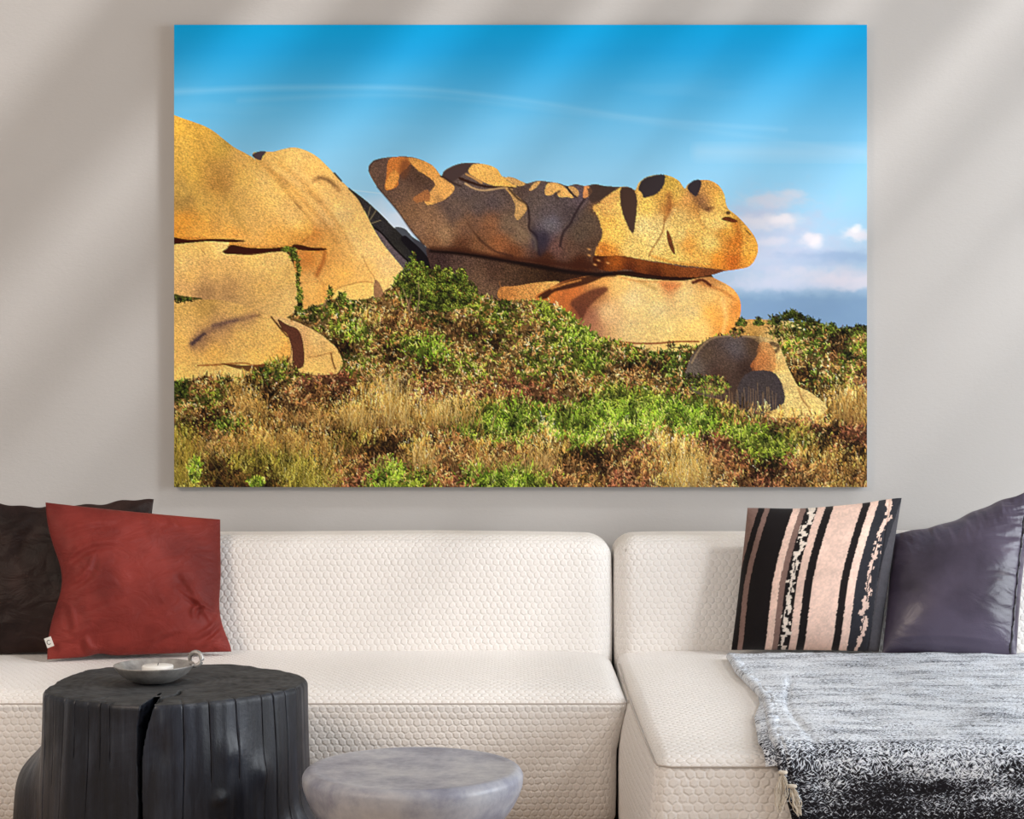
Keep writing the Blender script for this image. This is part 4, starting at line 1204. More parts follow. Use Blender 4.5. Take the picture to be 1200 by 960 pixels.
# features on the lit side
line([(783, 228), (784, 248), (779, 258)], 4, 2.5, (120, 70, 36), 0.6, mR, 5, 0.4)
line([(779, 256), (775, 274), (765, 290), (760, 300)], 0.8, 0.6, (110, 66, 30), 0.75, mR, 1.8, 0.4)
line([(812, 225), (820, 238), (830, 246)], 5, 3, (116, 80, 52), 0.75, mR, 6, 0.45)
line([(816, 232), (817, 250), (824, 268)], 2, 1, (150, 100, 50), 0.5, mR, 5, 0.4)
line([(828, 245), (836, 243)], 2, 1, (84, 50, 30), 0.7, mR, 3, 0.4)
line([(790, 245), (780, 262)], 2, 1, (228, 196, 132), 0.6, mR, 5); line([(832, 262), (850, 262)], 4, 5, (240, 196, 116), 0.5, mR, 8)
line([(862, 262), (866, 280), (864, 300), (858, 312)], 3, 3, (168, 88, 30), 0.65, mR, 7, 0.4)
line([(806, 272), (808, 296)], 3, 4, (216, 140, 66), 0.45, mR, 6, 0.4)
line([(764, 300), (790, 308), (820, 312), (850, 316)], 1.2, 1.6, (190, 116, 44), 0.7, mR, 4, 0.4)
line([(706, 292), (712, 302), (730, 302)], 5, 3, (170, 96, 36), 0.6, mR, 6, 0.5)
put(mask([(781, 270), (784, 273), (788, 284), (791, 298), (786, 293), (782, 282)]), (92, 46, 24), 0.95)
put(mask([(845, 257), (850, 254), (856, 255), (864, 259), (860, 261), (850, 259)]), (84, 36, 18), 0.95)
put(mask([(851, 248), (855, 248), (855, 251), (851, 251)]), (60, 40, 30), 0.9)
line([(874, 270), (879, 275)], 0.8, 0.8, (80, 60, 30), 0.8, mR, 1.2)
granite(mU, 0.34, 0.12)
put(mask([(727, 222), (734, 219), (743, 223), (746, 232), (746, 248), (744, 262), (742, 274), (737, 268), (731, 254), (727, 240)], True, 0, 0.8), (70, 50, 42))
put(mask([(748, 222), (751, 213), (758, 208), (770, 205), (779, 206), (777, 218), (770, 227), (760, 231), (754, 232), (752, 226)], True, 0, 0.8), (52, 44, 46))
put(mask([(805, 220), (809, 214), (816, 211), (822, 213), (820, 222), (816, 230), (810, 227)], True, 0, 0.8), (48, 40, 44))
# lit patches on the shaded left part
def litp(pts, c, rough=1.0, amt=0.25):
    m_ = mask(pts, True, 0, rough) * mU; put(m_, c); granite(m_, amt)
litp([(457, 186), (482, 186), (478, 196), (468, 206), (466, 218), (456, 223), (451, 221), (453, 208)], (200, 120, 56), 1.2)
litp([(460, 200), (468, 205), (463, 218), (455, 222), (452, 216)], (224, 150, 72), 0.8)
put(mask([(470, 190), (480, 188), (480, 200), (474, 210), (468, 206)], True, 2) * mU, (110, 64, 40), 0.7)
litp([(478, 185), (495, 188), (508, 195), (516, 206), (514, 210), (508, 212), (500, 206), (490, 200), (482, 192)], (206, 144, 76), 1.0)
litp([(508, 211), (518, 208), (527, 214), (533, 221), (524, 232), (512, 238), (500, 240), (498, 232), (504, 225), (510, 217)], (206, 150, 84), 0.6)
litp([(484, 233), (492, 227), (502, 223), (504, 236), (496, 236), (488, 238)], (150, 96, 58), 1.6)
put(mask([(519, 203), (528, 197), (540, 192), (553, 193), (548, 200), (540, 207), (530, 213), (520, 207)], True, 0.3) * mU, (68, 52, 50))
litp([(553, 194), (560, 192), (572, 193), (583, 198), (590, 208), (598, 214), (606, 219), (596, 219), (580, 218), (570, 215), (560, 210), (549, 202)], (228, 170, 90), 0.5)
litp([(590, 208), (602, 208), (613, 213), (616, 216), (606, 218)], (206, 158, 96), 0.5)
line([(546, 204), (556, 209), (564, 214)], 1.0, 1.5, (204, 150, 84), 0.9, mU, 1.5)
line([(539, 209), (552, 214), (562, 217), (574, 219), (600, 220)], 1.6, 0.9, (44, 22, 14), 0.95, mU, 1.5, 0.3)
line([(545, 215), (556, 221), (568, 223), (590, 220), (600, 222)], 1.0, 0.8, (210, 172, 120), 0.9, mU, 1.5, 0.3)
line([(517, 206), (530, 214), (540, 218)], 1.2, 1.0, (50, 34, 30), 0.9, mU, 2)
litp([(592, 221), (599, 230), (604, 242), (603, 252), (606, 258), (612, 254), (618, 244), (616, 238), (604, 228), (597, 221)], (190, 148, 94), 0.5)
line([(596, 221), (606, 232), (617, 240), (620, 256), (620, 268), (628, 276), (630, 290), (632, 298)], 0.9, 1.2, (32, 20, 22), 0.9, mU, 2.5)
line([(598, 230), (618, 246)], 0.3, 0.3, (190, 150, 100), 0.2, mU, 2)
line([(692, 222), (684, 234), (676, 246), (668, 262), (660, 272), (656, 288)], 1.0, 1.2, (34, 22, 26), 0.85, mU, 2.5)
put(mask([(622, 262), (632, 275), (640, 272), (642, 290), (632, 300), (626, 282)], True, 2) * mU, (46, 38, 50), 0.6)
litp([(620, 223), (626, 215), (634, 212), (630, 218), (624, 223)], (206, 156, 98), 0.5)
litp([(640, 217), (648, 214), (658, 217), (666, 224), (672, 232), (664, 231), (655, 231), (652, 225), (646, 229), (639, 228)], (222, 166, 96), 0.5)
line([(655, 224), (650, 229), (654, 233)], 1, 1, (66, 50, 44), 0.9, mU, 2)
litp([(666, 219), (672, 219), (678, 224), (677, 231), (671, 226)], (196, 150, 92), 0.4)
line([(664, 219), (669, 226), (675, 231)], 0.8, 0.8, (40, 28, 26), 0.9, mU, 1.5)
litp([(685, 218), (690, 218), (694, 224), (690, 230), (683, 232)], (204, 136, 82), 0.7)
put(mask([(690, 219), (700, 216), (712, 218), (722, 221), (708, 232), (694, 238), (690, 232)], True, 0, 2) * mU, (64, 48, 42), 0.8)
# edge folds of the shaded belly
line([(548, 262), (555, 272), (566, 284), (580, 294), (600, 300)], 0.9, 1.1, (52, 30, 22), 0.8, mU, 3)
line([(513, 232), (527, 250), (530, 262)], 2, 3, (66, 52, 50), 0.4, mU, 9)
line([(535, 262), (548, 264), (556, 276)], 2, 2, (168, 124, 86), 0.30, mU, 6)
line([(565, 258), (585, 262), (606, 268), (618, 282)], 2, 2, (150, 116, 84), 0.30, mU, 8)
line([(604, 262), (612, 272), (626, 280), (628, 292)], 1.5, 1.5, (150, 130, 100), 0.35, mU, 4)
line([(505, 291), (540, 293), (575, 300), (620, 305), (660, 310), (700, 312)], 2, 3.5, (58, 26, 14), 0.75, mU, 5)
line([(505, 294), (540, 297), (590, 305), (640, 314), (690, 321), (720, 321)], 1.8, 2.6, (20, 8, 6), 0.95, None, 3)
line([(720, 320), (750, 320), (790, 325), (830, 323)], 2.2, 1.2, (34, 12, 6), 0.95, None, 2)
# under band of the lit side
bandm = mask([(695, 301), (712, 300), (728, 300), (745, 303), (765, 307), (780, 309), (800, 313), (820, 314), (850, 317), (835, 322), (815, 325), (780, 324), (750, 320), (735, 316), (715, 318), (700, 314)], True, 0, 0.8) * mU
put(bandm, idw([(700, 306, (60, 24, 10)), (720, 307, (140, 72, 24)), (750, 308, (128, 66, 26)), (780, 315, (120, 62, 24)), (810, 318, (132, 68, 30)), (740, 315, (70, 28, 12)), (770, 322, (62, 24, 10)), (830, 320, (100, 54, 30))]))
granite(bandm, 0.3)
for (a, b) in ((690, 292), (701, 305), (690, 299), (704, 294), (712, 308), (697, 310)):
    blob(a, b, 2.2, 1.1, (226, 160, 90), 0.9, 20)
line([(432, 200), (437, 190), (447, 186)], 0.5, 0.5, (36, 26, 26), 0.7, None, 1.2)
line([(442, 219), (455, 234), (468, 250), (482, 270), (497, 287)], 0.7, 0.9, (50, 34, 28), 0.7, None, 2)

# ---- right slab on the horizon
mSl = mask([(860, 385), (866, 377), (880, 374), (905, 375), (930, 377), (941, 383), (940, 395), (905, 402), (870, 400)])
put(mSl, idw([(870, 382, (186, 142, 76)), (895, 380, (176, 132, 74)), (925, 383, (206, 178, 116)), (905, 392, (200, 168, 104)), (880, 392, (160, 118, 60))])); granite(mSl, 0.3)

# ---- vegetation: layered strokes
veg_top = [(204, 446), (225, 446), (240, 440), (262, 446), (285, 442), (305, 432), (325, 430), (342, 428), (350, 436), (372, 440), (395, 438), (404, 428), (396, 408), (372, 388), (352, 378), (336, 372), (346, 366), (372, 358), (392, 350), (412, 352), (432, 350), (448, 348), (462, 334), (476, 322), (498, 312), (520, 322), (545, 334), (562, 346), (585, 352), (610, 352), (632, 352), (650, 356), (668, 368), (684, 384), (705, 396), (735, 403), (765, 412), (795, 412), (812, 408), (835, 395), (858, 392), (868, 396), (905, 400), (930, 395), (944, 386), (930, 376), (955, 379), (985, 385), (1018, 388)]
vx = [p[0] for p in veg_top]
poly = veg_top + [(1018, 575), (200, 575), (200, 446)]
mV = mask(poly, False)
KINDS = dict(
    G=[(132, 148, 44), (158, 170, 60), (96, 118, 34), (186, 190, 84), (66, 84, 26), (40, 44, 16)],
    g=[(86, 106, 34), (112, 132, 42), (60, 78, 28), (142, 158, 62), (34, 42, 18), (24, 26, 12)],
    B=[(136, 166, 46), (166, 190, 66), (104, 138, 36), (196, 208, 96), (66, 92, 28), (38, 50, 18)],
    O=[(206, 154, 88), (226, 178, 110), (178, 126, 64), (150, 102, 50), (236, 196, 132), (92, 60, 30), (48, 30, 14)],
    Y=[(232, 186, 96), (244, 206, 120), (214, 164, 74), (250, 220, 144), (176, 128, 52), (124, 86, 34)],
    y=[(210, 160, 76), (226, 182, 98), (180, 130, 56), (240, 200, 122), (128, 90, 40), (70, 46, 20)],
    R=[(152, 90, 62), (178, 112, 76), (124, 68, 46), (96, 50, 34), (56, 30, 20), (206, 150, 100)],
    M=[(156, 106, 60), (184, 132, 78), (120, 76, 42), (210, 160, 100), (76, 46, 26), (44, 26, 14)],
    D=[(36, 24, 14), (52, 34, 18), (26, 18, 10), (84, 56, 28), (120, 84, 42)],
    L=[(164, 150, 54), (190, 172, 74), (132, 120, 42), (212, 190, 96), (92, 84, 32), (54, 50, 20)],
)
ctrl = [(360, 368, 'g'), (385, 362, 'G'), (410, 362, 'g'), (432, 372, 'Y'), (440, 362, 'O'), (455, 350, 'O'), (355, 380, 'O'), (375, 385, 'O'), (400, 385, 'G'), (420, 392, 'B'), (440, 400, 'O'), (402, 405, 'D'), (425, 412, 'O'), (455, 385, 'M'), (475, 370, 'M'), (485, 385, 'M'), (470, 400, 'G'), (490, 408, 'B'), (460, 415, 'D'), (445, 425, 'O'), (415, 425, 'G'), (480, 425, 'O'), (505, 415, 'B'), (500, 432, 'D'),
        (480, 345, 'g'), (500, 350, 'g'), (520, 345, 'g'), (540, 350, 'g'), (505, 370, 'g'), (525, 365, 'O'), (545, 370, 'O'), (560, 360, 'G'), (535, 385, 'M'), (555, 388, 'D'), (575, 375, 'G'), (590, 362, 'g'), (600, 375, 'G'), (615, 365, 'O'), (640, 365, 'G'), (620, 385, 'O'), (560, 400, 'O'), (535, 410, 'O'), (580, 405, 'D'), (600, 400, 'O'), (625, 405, 'g'), (655, 380, 'G'), (680, 395, 'B'), (650, 400, 'G'), (575, 420, 'O'), (550, 430, 'G'), (600, 425, 'O'), (620, 430, 'G'), (650, 425, 'g'), (645, 415, 'O'),
        (700, 405, 'G'), (720, 410, 'O'), (735, 410, 'G'), (760, 418, 'g'), (790, 420, 'g'), (700, 425, 'B'), (680, 435, 'G'), (735, 430, 'D'), (715, 435, 'O'), (740, 440, 'M'), (770, 430, 'D'), (790, 440, 'g'), (770, 450, 'O'), (820, 455, 'g'), (835, 450, 'g'), (815, 435, 'D'), (800, 462, 'M'), (660, 450, 'M'), (690, 450, 'O'), (715, 452, 'G'),
        (215, 460, 'g'), (235, 455, 'M'), (225, 480, 'O'), (245, 490, 'D'), (262, 500, 'g'), (250, 470, 'G'), (235, 500, 'D'), (265, 475, 'O'), (285, 462, 'Y'), (280, 455, 'y'), (300, 480, 'y'), (315, 455, 'D'), (310, 470, 'D'), (320, 440, 'g'), (335, 460, 'O'), (360, 452, 'R'), (350, 470, 'M'), (340, 445, 'O'), (395, 445, 'R'), (410, 455, 'R'), (392, 467, 'D'), (375, 460, 'M'), (425, 460, 'y'),
        (210, 510, 'L'), (225, 520, 'L'), (212, 540, 'L'), (240, 525, 'y'), (255, 510, 'M'), (280, 520, 'y'), (300, 505, 'y'), (320, 500, 'y'), (340, 490, 'M'), (360, 490, 'M'), (345, 510, 'y'), (375, 500, 'O'), (240, 555, 'D'), (225, 558, 'L'), (265, 560, 'D'), (290, 545, 'L'), (330, 550, 'L'), (300, 562, 'D'), (360, 555, 'L'), (385, 545, 'y'), (410, 540, 'M'), (425, 555, 'R'), (370, 530, 'y'), (400, 520, 'L'), (395, 515, 'D'),
        (390, 490, 'y'), (415, 485, 'Y'), (430, 480, 'Y'), (450, 470, 'Y'), (465, 455, 'Y'), (470, 480, 'Y'), (480, 495, 'Y'), (500, 485, 'Y'), (520, 480, 'Y'), (540, 475, 'Y'), (455, 495, 'M'), (440, 510, 'y'), (470, 510, 'M'), (460, 525, 'D'), (430, 530, 'D'), (500, 455, 'R'), (520, 460, 'R'), (545, 455, 'O'), (560, 462, 'R'), (585, 470, 'y'), (480, 440, 'O'), (510, 445, 'O'), (620, 465, 'R'), (645, 470, 'R'), (600, 458, 'R'), (670, 465, 'O'),
        (490, 520, 'Y'), (495, 535, 'Y'), (520, 515, 'M'), (515, 540, 'M'), (545, 530, 'M'), (560, 525, 'y'), (575, 545, 'y'), (540, 545, 'O'), (600, 530, 'M'), (620, 530, 'y'), (635, 540, 'y'), (535, 560, 'R'), (510, 560, 'M'), (470, 558, 'M'), (495, 560, 'G'), (548, 555, 'B'), (590, 560, 'B'), (610, 560, 'B'), (630, 562, 'G'), (650, 555, 'M'), (450, 560, 'B'), (470, 565, 'G'),
        (545, 500, 'g'), (560, 490, 'g'), (575, 500, 'B'), (590, 490, 'B'), (605, 505, 'B'), (620, 490, 'g'), (630, 480, 'B'), (650, 490, 'B'), (640, 510, 'Y'), (660, 505, 'B'), (675, 490, 'B'), (690, 480, 'B'), (700, 500, 'B'), (720, 490, 'B'), (735, 480, 'B'), (680, 515, 'B'), (660, 520, 'y'), (710, 515, 'Y'), (725, 520, 'g'), (565, 480, 'G'), (600, 478, 'B'),
        (680, 540, 'D'), (700, 540, 'D'), (720, 535, 'M'), (740, 530, 'R'), (700, 555, 'M'), (670, 560, 'M'), (730, 555, 'R'), (750, 545, 'M'), (745, 500, 'B'), (760, 480, 'B'), (780, 490, 'B'), (790, 475, 'B'), (810, 480, 'B'), (830, 490, 'B'), (815, 500, 'B'), (845, 485, 'G'), (860, 490, 'G'), (850, 475, 'y'), (740, 470, 'G'), (760, 465, 'G'), (770, 510, 'Y'),
        (790, 540, 'Y'), (800, 555, 'Y'), (785, 525, 'Y'), (810, 535, 'Y'), (830, 520, 'R'), (850, 525, 'R'), (865, 540, 'R'), (840, 540, 'M'), (875, 505, 'B'), (900, 515, 'G'), (930, 510, 'L'), (945, 515, 'L'), (890, 530, 'G'), (910, 525, 'G'), (870, 515, 'G'), (885, 550, 'D'), (900, 548, 'D'), (920, 550, 'R'), (940, 555, 'M'), (860, 560, 'M'), (890, 565, 'R'), (930, 565, 'M'), (840, 562, 'O'),
        (905, 490, 'R'), (920, 492, 'M'), (940, 490, 'y'), (955, 500, 'R'), (980, 500, 'D'), (1000, 500, 'R'), (985, 515, 'R'), (960, 510, 'D'), (1010, 510, 'R'), (1000, 525, 'D'), (975, 535, 'y'), (990, 550, 'D'), (1005, 545, 'y'), (960, 555, 'M'), (985, 565, 'y'), (1010, 565, 'M'), (950, 535, 'y'),
        (985, 460, 'Y'), (1000, 470, 'Y'), (1010, 480, 'Y'), (970, 470, 'Y'), (990, 485, 'Y'), (965, 485, 'y'), (960, 455, 'D'), (945, 440, 'D'), (940, 420, 'O'), (955, 410, 'g'), (930, 400, 'G'), (945, 390, 'G'), (960, 395, 'g'), (980, 400, 'D'), (1000, 395, 'O'), (1010, 410, 'G'), (990, 420, 'g'), (970, 430, 'O'), (985, 440, 'G'), (1005, 440, 'M'), (1012, 445, 'R'), (955, 445, 'g'), (970, 385, 'g'), (1000, 388, 'g'), (925, 390, 'G'), (975, 415, 'M')]
cx = np.array([c[0] for c in ctrl]); cy = np.array([c[1] for c in ctrl]); ck = np.array([c[2] for c in ctrl])
def kind_at(x, y):
    out = np.empty(len(x), dtype='<U1')
    jx = x + rng.normal(0, 8, len(x)); jy = y + rng.normal(0, 5, len(x))
    for i in range(0, len(x), 4000):
        d = (jx[i:i + 4000, None] - cx) ** 2 + ((jy[i:i + 4000, None] - cy) * 1.5) ** 2
        out[i:i + 4000] = ck[d.argmin(1)]
    return out
put(mV, (52, 36, 18))
# base tone by kind, blurred
tone = idw([(c[0], c[1], tuple(np.array(KINDS[c[2]][:3]).mean(0) * 0.62)) for c in ctrl], 2.0, 12)
put(mV, tone, 0.75)

def top_at(x):
    return np.interp(x, [0, 1], [0, 0])
def strokes(n, region, kinds=None, lmul=1.0, seed=0, bright=1.0, ypow=1.0, clip=None, angfn=None):
    """thousands of short blades; every blade sampled into pixels, nearer ones last"""
    global img
    xa, ya, xb, yb = region
    x = rng.uniform(xa, xb, n); y = rng.uniform(ya, yb, n)
    ii = np.clip(((y - Y0) * S).astype(int), 0, PH - 1); jj = np.clip(((x - X0) * S).astype(int), 0, PW - 1)
    keep = (mV if clip is None else clip)[ii, jj] > 0.5
    x, y = x[keep], y[keep]
    k = kind_at(x, y) if kinds is None else np.array(list(kinds))[rng.integers(0, len(kinds), len(x))]
    o = np.argsort(y + rng.normal(0, 4, len(y))); x, y, k = x[o], y[o], k[o]
    N = len(x)
    L = np.full(N, 5.0); sp = np.full(N, 0.9); lean = np.zeros(N); wd = np.full(N, 1)
    for kk, (l_, s_, le) in dict(G=(5.5, 1.1, .1), g=(5, 1.2, .1), B=(8, .8, .15), O=(4.0, 1.3, 0), Y=(13, .22, .05), y=(12, .4, .1), R=(3.2, 1.2, 0), M=(7, .9, .1), D=(5, 1, 0), L=(15, .45, .15)).items():
        mm = k == kk; L[mm] = l_; sp[mm] = s_; lean[mm] = le
    L = L * rng.uniform(0.5, 1.35, N) * lmul * (0.75 + 0.35 * np.clip((y - 380) / 190, 0, 1))
    th = rng.normal(0, 1, N) * sp * 0.8 + lean
    col = np.zeros((N, 3))
    if kinds is None:
        q_ = np.clip((fbm(x / 4.5 + 50, y / 4.0, 83, 2) - 0.28) * 2.2 + rng.normal(0, .06, N), 0, 1); hi = (y < 450)
        k = np.where(((k == 'G') | (k == 'g')) & (q_ < 0.34) & hi, 'O', k); k = np.where((k == 'O') & (q_ > 0.82) & hi, 'G', k)
        k = np.where((k == 'M') & (q_ < 0.35), 'y', k); k = np.where((k == 'R') & (q_ < 0.22), 'M', k)
    cl = 0.6 * fbm(x / 5.0, y / 4.0, 71, 2) + 0.4 * fbm(x / 14, y / 10, 73, 2)
    for kk, pal in KINDS.items():
        mm = np.where(k == kk)[0]
        if len(mm) == 0: continue
        pal = np.array(pal, float)
        p_ = pal[np.clip((rng.random(len(mm)) ** (0.7 + 1.1 * cl[mm]) * len(pal)).astype(int), 0, len(pal) - 1)]
        col[mm] = p_
    shade = np.clip(0.40 + 3.0 * (cl - 0.28), 0.20, 1.30)
    col = col * shade[:, None] * rng.uniform(0.8, 1.15, N)[:, None] * bright / 255
    T = np.linspace(0, 1, 30)[None]
    curve = rng.normal(0, .25, N)[:, None]
    px = x[:, None] + np.sin(th[:, None] + curve * T) * L[:, None] * T
    py = y[:, None] - np.cos(th[:, None] + curve * T) * L[:, None] * T
    jx = np.round((px - X0) * S).astype(int); jy = np.round((py - Y0) * S).astype(int)
    cc = np.repeat(col[:, None], 30, 1) * (0.72 + 0.38 * T[..., None])
    ok = (jx >= 0) & (jx < PW - 1) & (jy >= 0) & (jy < PH)
    a, b, c3 = jy[ok], jx[ok], cc[ok]
    img[a, b] = c3
    img[a, b + 1] = c3
    thick = np.repeat(((k != 'Y') & (k != 'y') & (k != 'L'))[:, None], 30, 1)[ok]
    img[a[thick] - 1, b[thick] + 1] = c3[thick]; img[a[thick] - 1, b[thick]] = c3[thick]

strokes(52000, (204, 320, 1016, 590))
# horizon tufts on the right
hz = mask([(900, 372), (925, 366), (950, 374), (985, 383), (1018, 384), (1018, 396), (900, 396)], False)
strokes(500, (900, 368, 1016, 392), 'gGD', 1.0, clip=hz, bright=0.75)
for tx_, ty_ in ((868, 374), (888, 373), (906, 372), (921, 366), (928, 364), (936, 368), (950, 374), (975, 380), (1004, 382), (1012, 382)):
    rg = mask([(tx_ - 6, ty_ + 8), (tx_, ty_ - 1), (tx_ + 6, ty_ + 8)], False); strokes(300, (tx_ - 8, ty_, tx_ + 8, ty_ + 8), 'gDG', 0.8, clip=rg, bright=0.7)

# the boulder
BO = [(803, 443), (807, 424), (817, 408), (832, 396), (850, 393), (875, 393), (895, 395), (910, 400), (916, 412), (922, 428), (930, 444), (936, 453), (950, 460), (966, 473), (968, 482), (955, 488), (925, 489), (905, 489), (885, 482), (850, 470), (815, 460)]
mO = mask(BO)
put(mO, idw([(812, 430, (92, 82, 78)), (830, 415, (78, 62, 52)), (860, 405, (78, 70, 72)), (862, 420, (92, 84, 84)), (840, 440, (66, 46, 36)), (875, 432, (58, 40, 34)), (820, 450, (84, 72, 66)), (885, 405, (80, 60, 44)), (893, 420, (186, 120, 66)), (880, 428, (150, 84, 44)), (897, 403, (196, 164, 108)), (910, 415, (216, 182, 118)), (915, 440, (222, 190, 124)), (925, 465, (224, 192, 122)), (930, 482, (222, 188, 116)), (905, 485, (214, 176, 104)), (890, 455, (60, 54, 56)), (905, 462, (62, 54, 56)), (870, 455, (70, 62, 60)), (880, 470, (78, 68, 64)), (910, 430, (206, 160, 96)), (950, 475, (222, 190, 120)), (940, 466, (210, 174, 108))], 1.8, 14))
put(mask([(870, 440), (888, 434), (905, 436), (914, 446), (919, 462), (918, 472), (905, 480), (890, 482), (865, 470)], True, 0, 1.0), (64, 56, 58), 0.9)
line([(935, 455), (940, 468), (950, 480)], 0.9, 0.8, (130, 90, 50), 0.8, mO, 2)
line([(903, 402), (912, 406), (908, 412)], 2.5, 2, (70, 52, 36), 0.8, mO, 2.5, 0.4)
put(mask([(800, 445), (807, 424), (817, 408), (832, 396), (850, 393), (872, 394), (886, 400), (891, 408), (886, 418), (879, 428), (882, 438), (868, 446), (862, 470), (820, 465)], True, 0, 1.2) * mO, idw([(812, 430, (88, 78, 74)), (830, 412, (74, 58, 48)), (862, 408, (80, 72, 76)), (840, 440, (62, 42, 34)), (872, 432, (54, 38, 32)), (820, 450, (80, 68, 62)), (884, 404, (70, 52, 40)), (850, 425, (78, 60, 50))]), 0.95)
put(mask([(890, 402), (900, 402), (908, 412), (908, 432), (900, 438), (884, 432), (886, 418)], True, 0, 1.5) * mO, (178, 112, 62), 0.6)
put(mask([(870, 442), (888, 434), (905, 436), (914, 446), (919, 462), (918, 472), (905, 481), (890, 486), (862, 474)], True, 0, 1.0), (60, 52, 54), 0.95)
granite(mO, 0.34, 0.10)
line([(810, 425), (820, 408), (835, 396), (860, 393), (885, 395)], 0.8, 0.8, (190, 158, 110), 0.6, mO, 2, 0.4)
# ivy, bushes and grasses in front of the rocks
def leafy(x, y, rx, ry, n, dark=0.8, kinds='gGg'):
    rg = np.zeros((PH, PW), dtype=np.float32)
    rg[((gx - x) / rx) ** 2 + ((gy - y) / ry) ** 2 < 1] = 1
    strokes(n, (x - rx, y - ry, x + rx, y + ry), kinds, 0.65, clip=rg, bright=dark)
for (x, y, rx, ry, n) in ((484, 302, 3, 9, 60), (482, 318, 8, 12, 300), (476, 330, 12, 13, 500), (492, 322, 9, 14, 400), (500, 345, 20, 20, 1400), (512, 322, 5, 10, 160), (524, 330, 9, 16, 500), (520, 350, 20, 16, 1000), (540, 328, 7, 14, 300), (548, 342, 11, 12, 420), (535, 350, 16, 12, 700), (466, 330, 4, 7, 80), (386, 345, 3, 9, 60), (400, 350, 5, 8, 120)):
    leafy(x, y, rx, ry, n, 0.95, 'ggGDg')
for (x0_, y0_, x1_, y1_) in ((472, 338, 480, 372), (490, 330, 488, 368), (482, 345, 470, 375)):
    line([(x0_, y0_), ((x0_ + x1_) / 2 + 2, (y0_ + y1_) / 2), (x1_, y1_)], 0.5, 0.6, (168, 140, 104), 0.8, None, 1)
line([(585, 330), (588, 345), (586, 352)], 0.5, 0.6, (150, 96, 52), 0.8, None, 1)
for (x, y, rx, ry, n) in ((338, 293, 8, 2.5, 90), (344, 300, 4, 6, 110), (349, 312, 2.5, 8, 80), (349, 330, 2, 12, 90), (351, 350, 3, 12, 120), (350, 362, 5, 4, 60)):
    leafy(x, y, rx, ry, n, 0.85, 'gGDg')
leafy(325, 430, 16, 7, 220, 0.9, 'GgLY'); leafy(342, 436, 8, 7, 120, 0.8, 'DMg'); leafy(262, 446, 10, 4, 60, 0.8, 'gD'); leafy(216, 352, 12, 4, 60, 0.7, 'gD')
leafy(800, 410, 10, 5, 60, 0.8, 'MgO'); leafy(785, 405, 4, 4, 30, 0.7, 'MD'); leafy(862, 390, 8, 6, 90, 0.8, 'DMg'); leafy(920, 392, 18, 6, 180, 0.85, 'GLMg')
leafy(832, 452, 22, 11, 420, 0.95, 'gGgM'); leafy(812, 446, 12, 8, 150, 0.8, 'gDg')
fr = mask([(840, 500), (845, 470), (880, 476), (905, 482), (925, 486), (970, 484), (1016, 480), (1016, 500), (840, 505)], False)
strokes(500, (840, 470, 1016, 500), 'yYRMy', 0.8, clip=fr)
for k in range(26):
    x = 826 + k * 3.3 + rng.uniform(-1, 1); line([(x, 474 + k * 0.4), (x + rng.uniform(-2, 1), 474 - rng.uniform(14, 34) * (1 if k < 8 else 0.8))], 0.3, 0.25, (176, 136, 88), 0.65, None, 1.0, smooth=False)
def grass(xa, xb, yb, h, n, pal, al=0.85, spread=0.18):
    x = rng.uniform(xa, xb, n) + rng.normal(0, (xb - xa) * .06, n); y = yb + rng.uniform(-7, 7, n); hh = h * rng.uniform(.5, 1.15, n); a = rng.normal(0, spread, n)
    c = np.array(pal)[rng.integers(0, len(pal), n)] * rng.uniform(.8, 1.06, n)[:, None] / 255
    T = np.linspace(0, 1, 110)[None]
    px = x[:, None] + a[:, None] * hh[:, None] * (T * 0.6 + T * T * 0.6); py = y[:, None] - hh[:, None] * T
    jx = np.round((px - X0) * S).astype(int); jy = np.round((py - Y0) * S).astype(int)
    ok = (jx >= 0) & (jx < PW - 1) & (jy >= 0) & (jy < PH)
    cc = (c[:, None] * (0.7 + 0.35 * T[..., None]))[ok]
    A_, B_ = jy[ok], jx[ok]
    img[A_, B_] = img[A_, B_] * (1 - al) + cc * al
YP = [(230, 186, 96), (242, 206, 122), (212, 164, 76), (248, 218, 144)]
grass(215, 420, 530, 22, 260, [(206, 158, 78), (224, 180, 100), (176, 128, 60)], .7, .35); grass(330, 560, 500, 22, 320, [(214, 166, 84), (232, 190, 108), (186, 138, 66)], .75, .25); grass(440, 660, 548, 18, 240, [(204, 156, 88), (224, 184, 116), (168, 120, 64)], .7, .3)
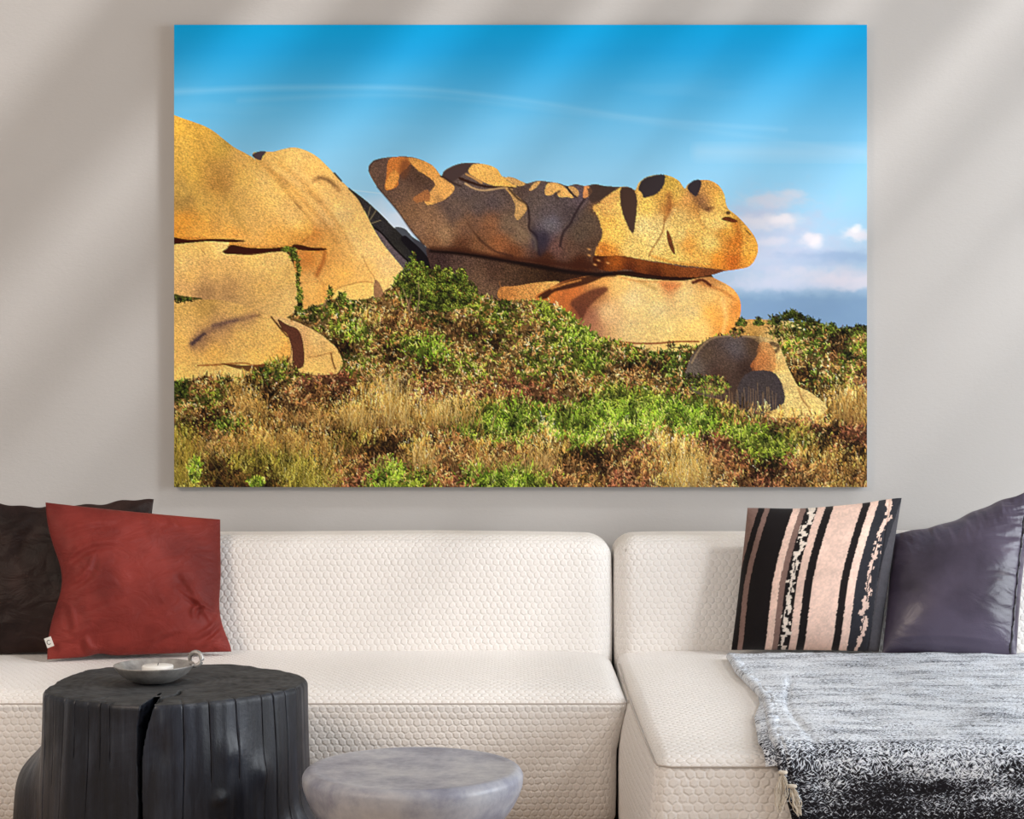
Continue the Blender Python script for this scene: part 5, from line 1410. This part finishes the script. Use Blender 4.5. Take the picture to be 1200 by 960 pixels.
grass(776, 832, 568, 44, 110, YP); grass(450, 480, 495, 42, 90, YP); grass(500, 560, 492, 26, 90, YP); grass(975, 1015, 492, 34, 100, [(206, 156, 76), (222, 176, 98), (180, 128, 60)])
grass(484, 505, 545, 26, 50, YP); grass(404, 440, 500, 30, 60, YP); grass(275, 310, 485, 28, 60, [(208, 158, 78), (226, 180, 100)], .8, .25); grass(206, 225, 560, 50, 60, [(190, 160, 60), (160, 140, 50), (214, 176, 76)], .7)
grass(440, 470, 455, 22, 30, [(206, 170, 120), (226, 196, 140)], .7, .35); grass(940, 1012, 566, 30, 60, [(190, 140, 70), (150, 104, 50)], .7, .3); grass(605, 650, 548, 18, 60, [(206, 162, 96), (222, 186, 120)], .7)
grass(240, 420, 568, 34, 90, [(176, 156, 60), (206, 176, 84), (140, 120, 46)], .6, .6)
leafy(228, 552, 8, 14, 200, 1.1, 'BGB'); leafy(300, 566, 10, 6, 140, 1.1, 'BG'); leafy(463, 552, 10, 12, 200, 1.05, 'BGB')
img = np.clip(img, 0, 1)
img = np.clip(img + 0.55 * (img - np.stack([blur(img[..., c], 2) for c in range(3)], -1)), 0, 1)
# soften to print resolution
fin = (img[0::2, 0::2] + img[1::2, 0::2] + img[0::2, 1::2] + img[1::2, 1::2]) / 4
fh, fw = fin.shape[:2]

PY = 5.715                                   # front face of the print
pic = empty('photo_print', 'large unframed photo print of granite boulders on heath, hung above the sofa', 'picture', P(610, 571, WY - 0.002))
TLp = P(204, 29, PY); BRp = P(1016, 571, PY)
def on_pic(o): reparent(o, pic); return o
on_pic(link('panel', box_mesh('panel', TLp.x, BRp.x, PY + 0.0008, WY - 0.001, BRp.z, TLp.z), M['panel'], None, False))
ii, jj = np.meshgrid(np.arange(fh), np.arange(fw), indexing='ij')
co = np.zeros((fh, fw, 3)); co[..., 0] = TLp.x + (BRp.x - TLp.x) * jj / (fw - 1); co[..., 2] = TLp.z + (BRp.z - TLp.z) * ii / (fh - 1); co[..., 1] = PY
pm = grid_mesh('printed_face', co); 
set_colors(pm, fin.reshape(-1, 3))
pf = on_pic(link('printed_face', pm, M['print'], None, False))
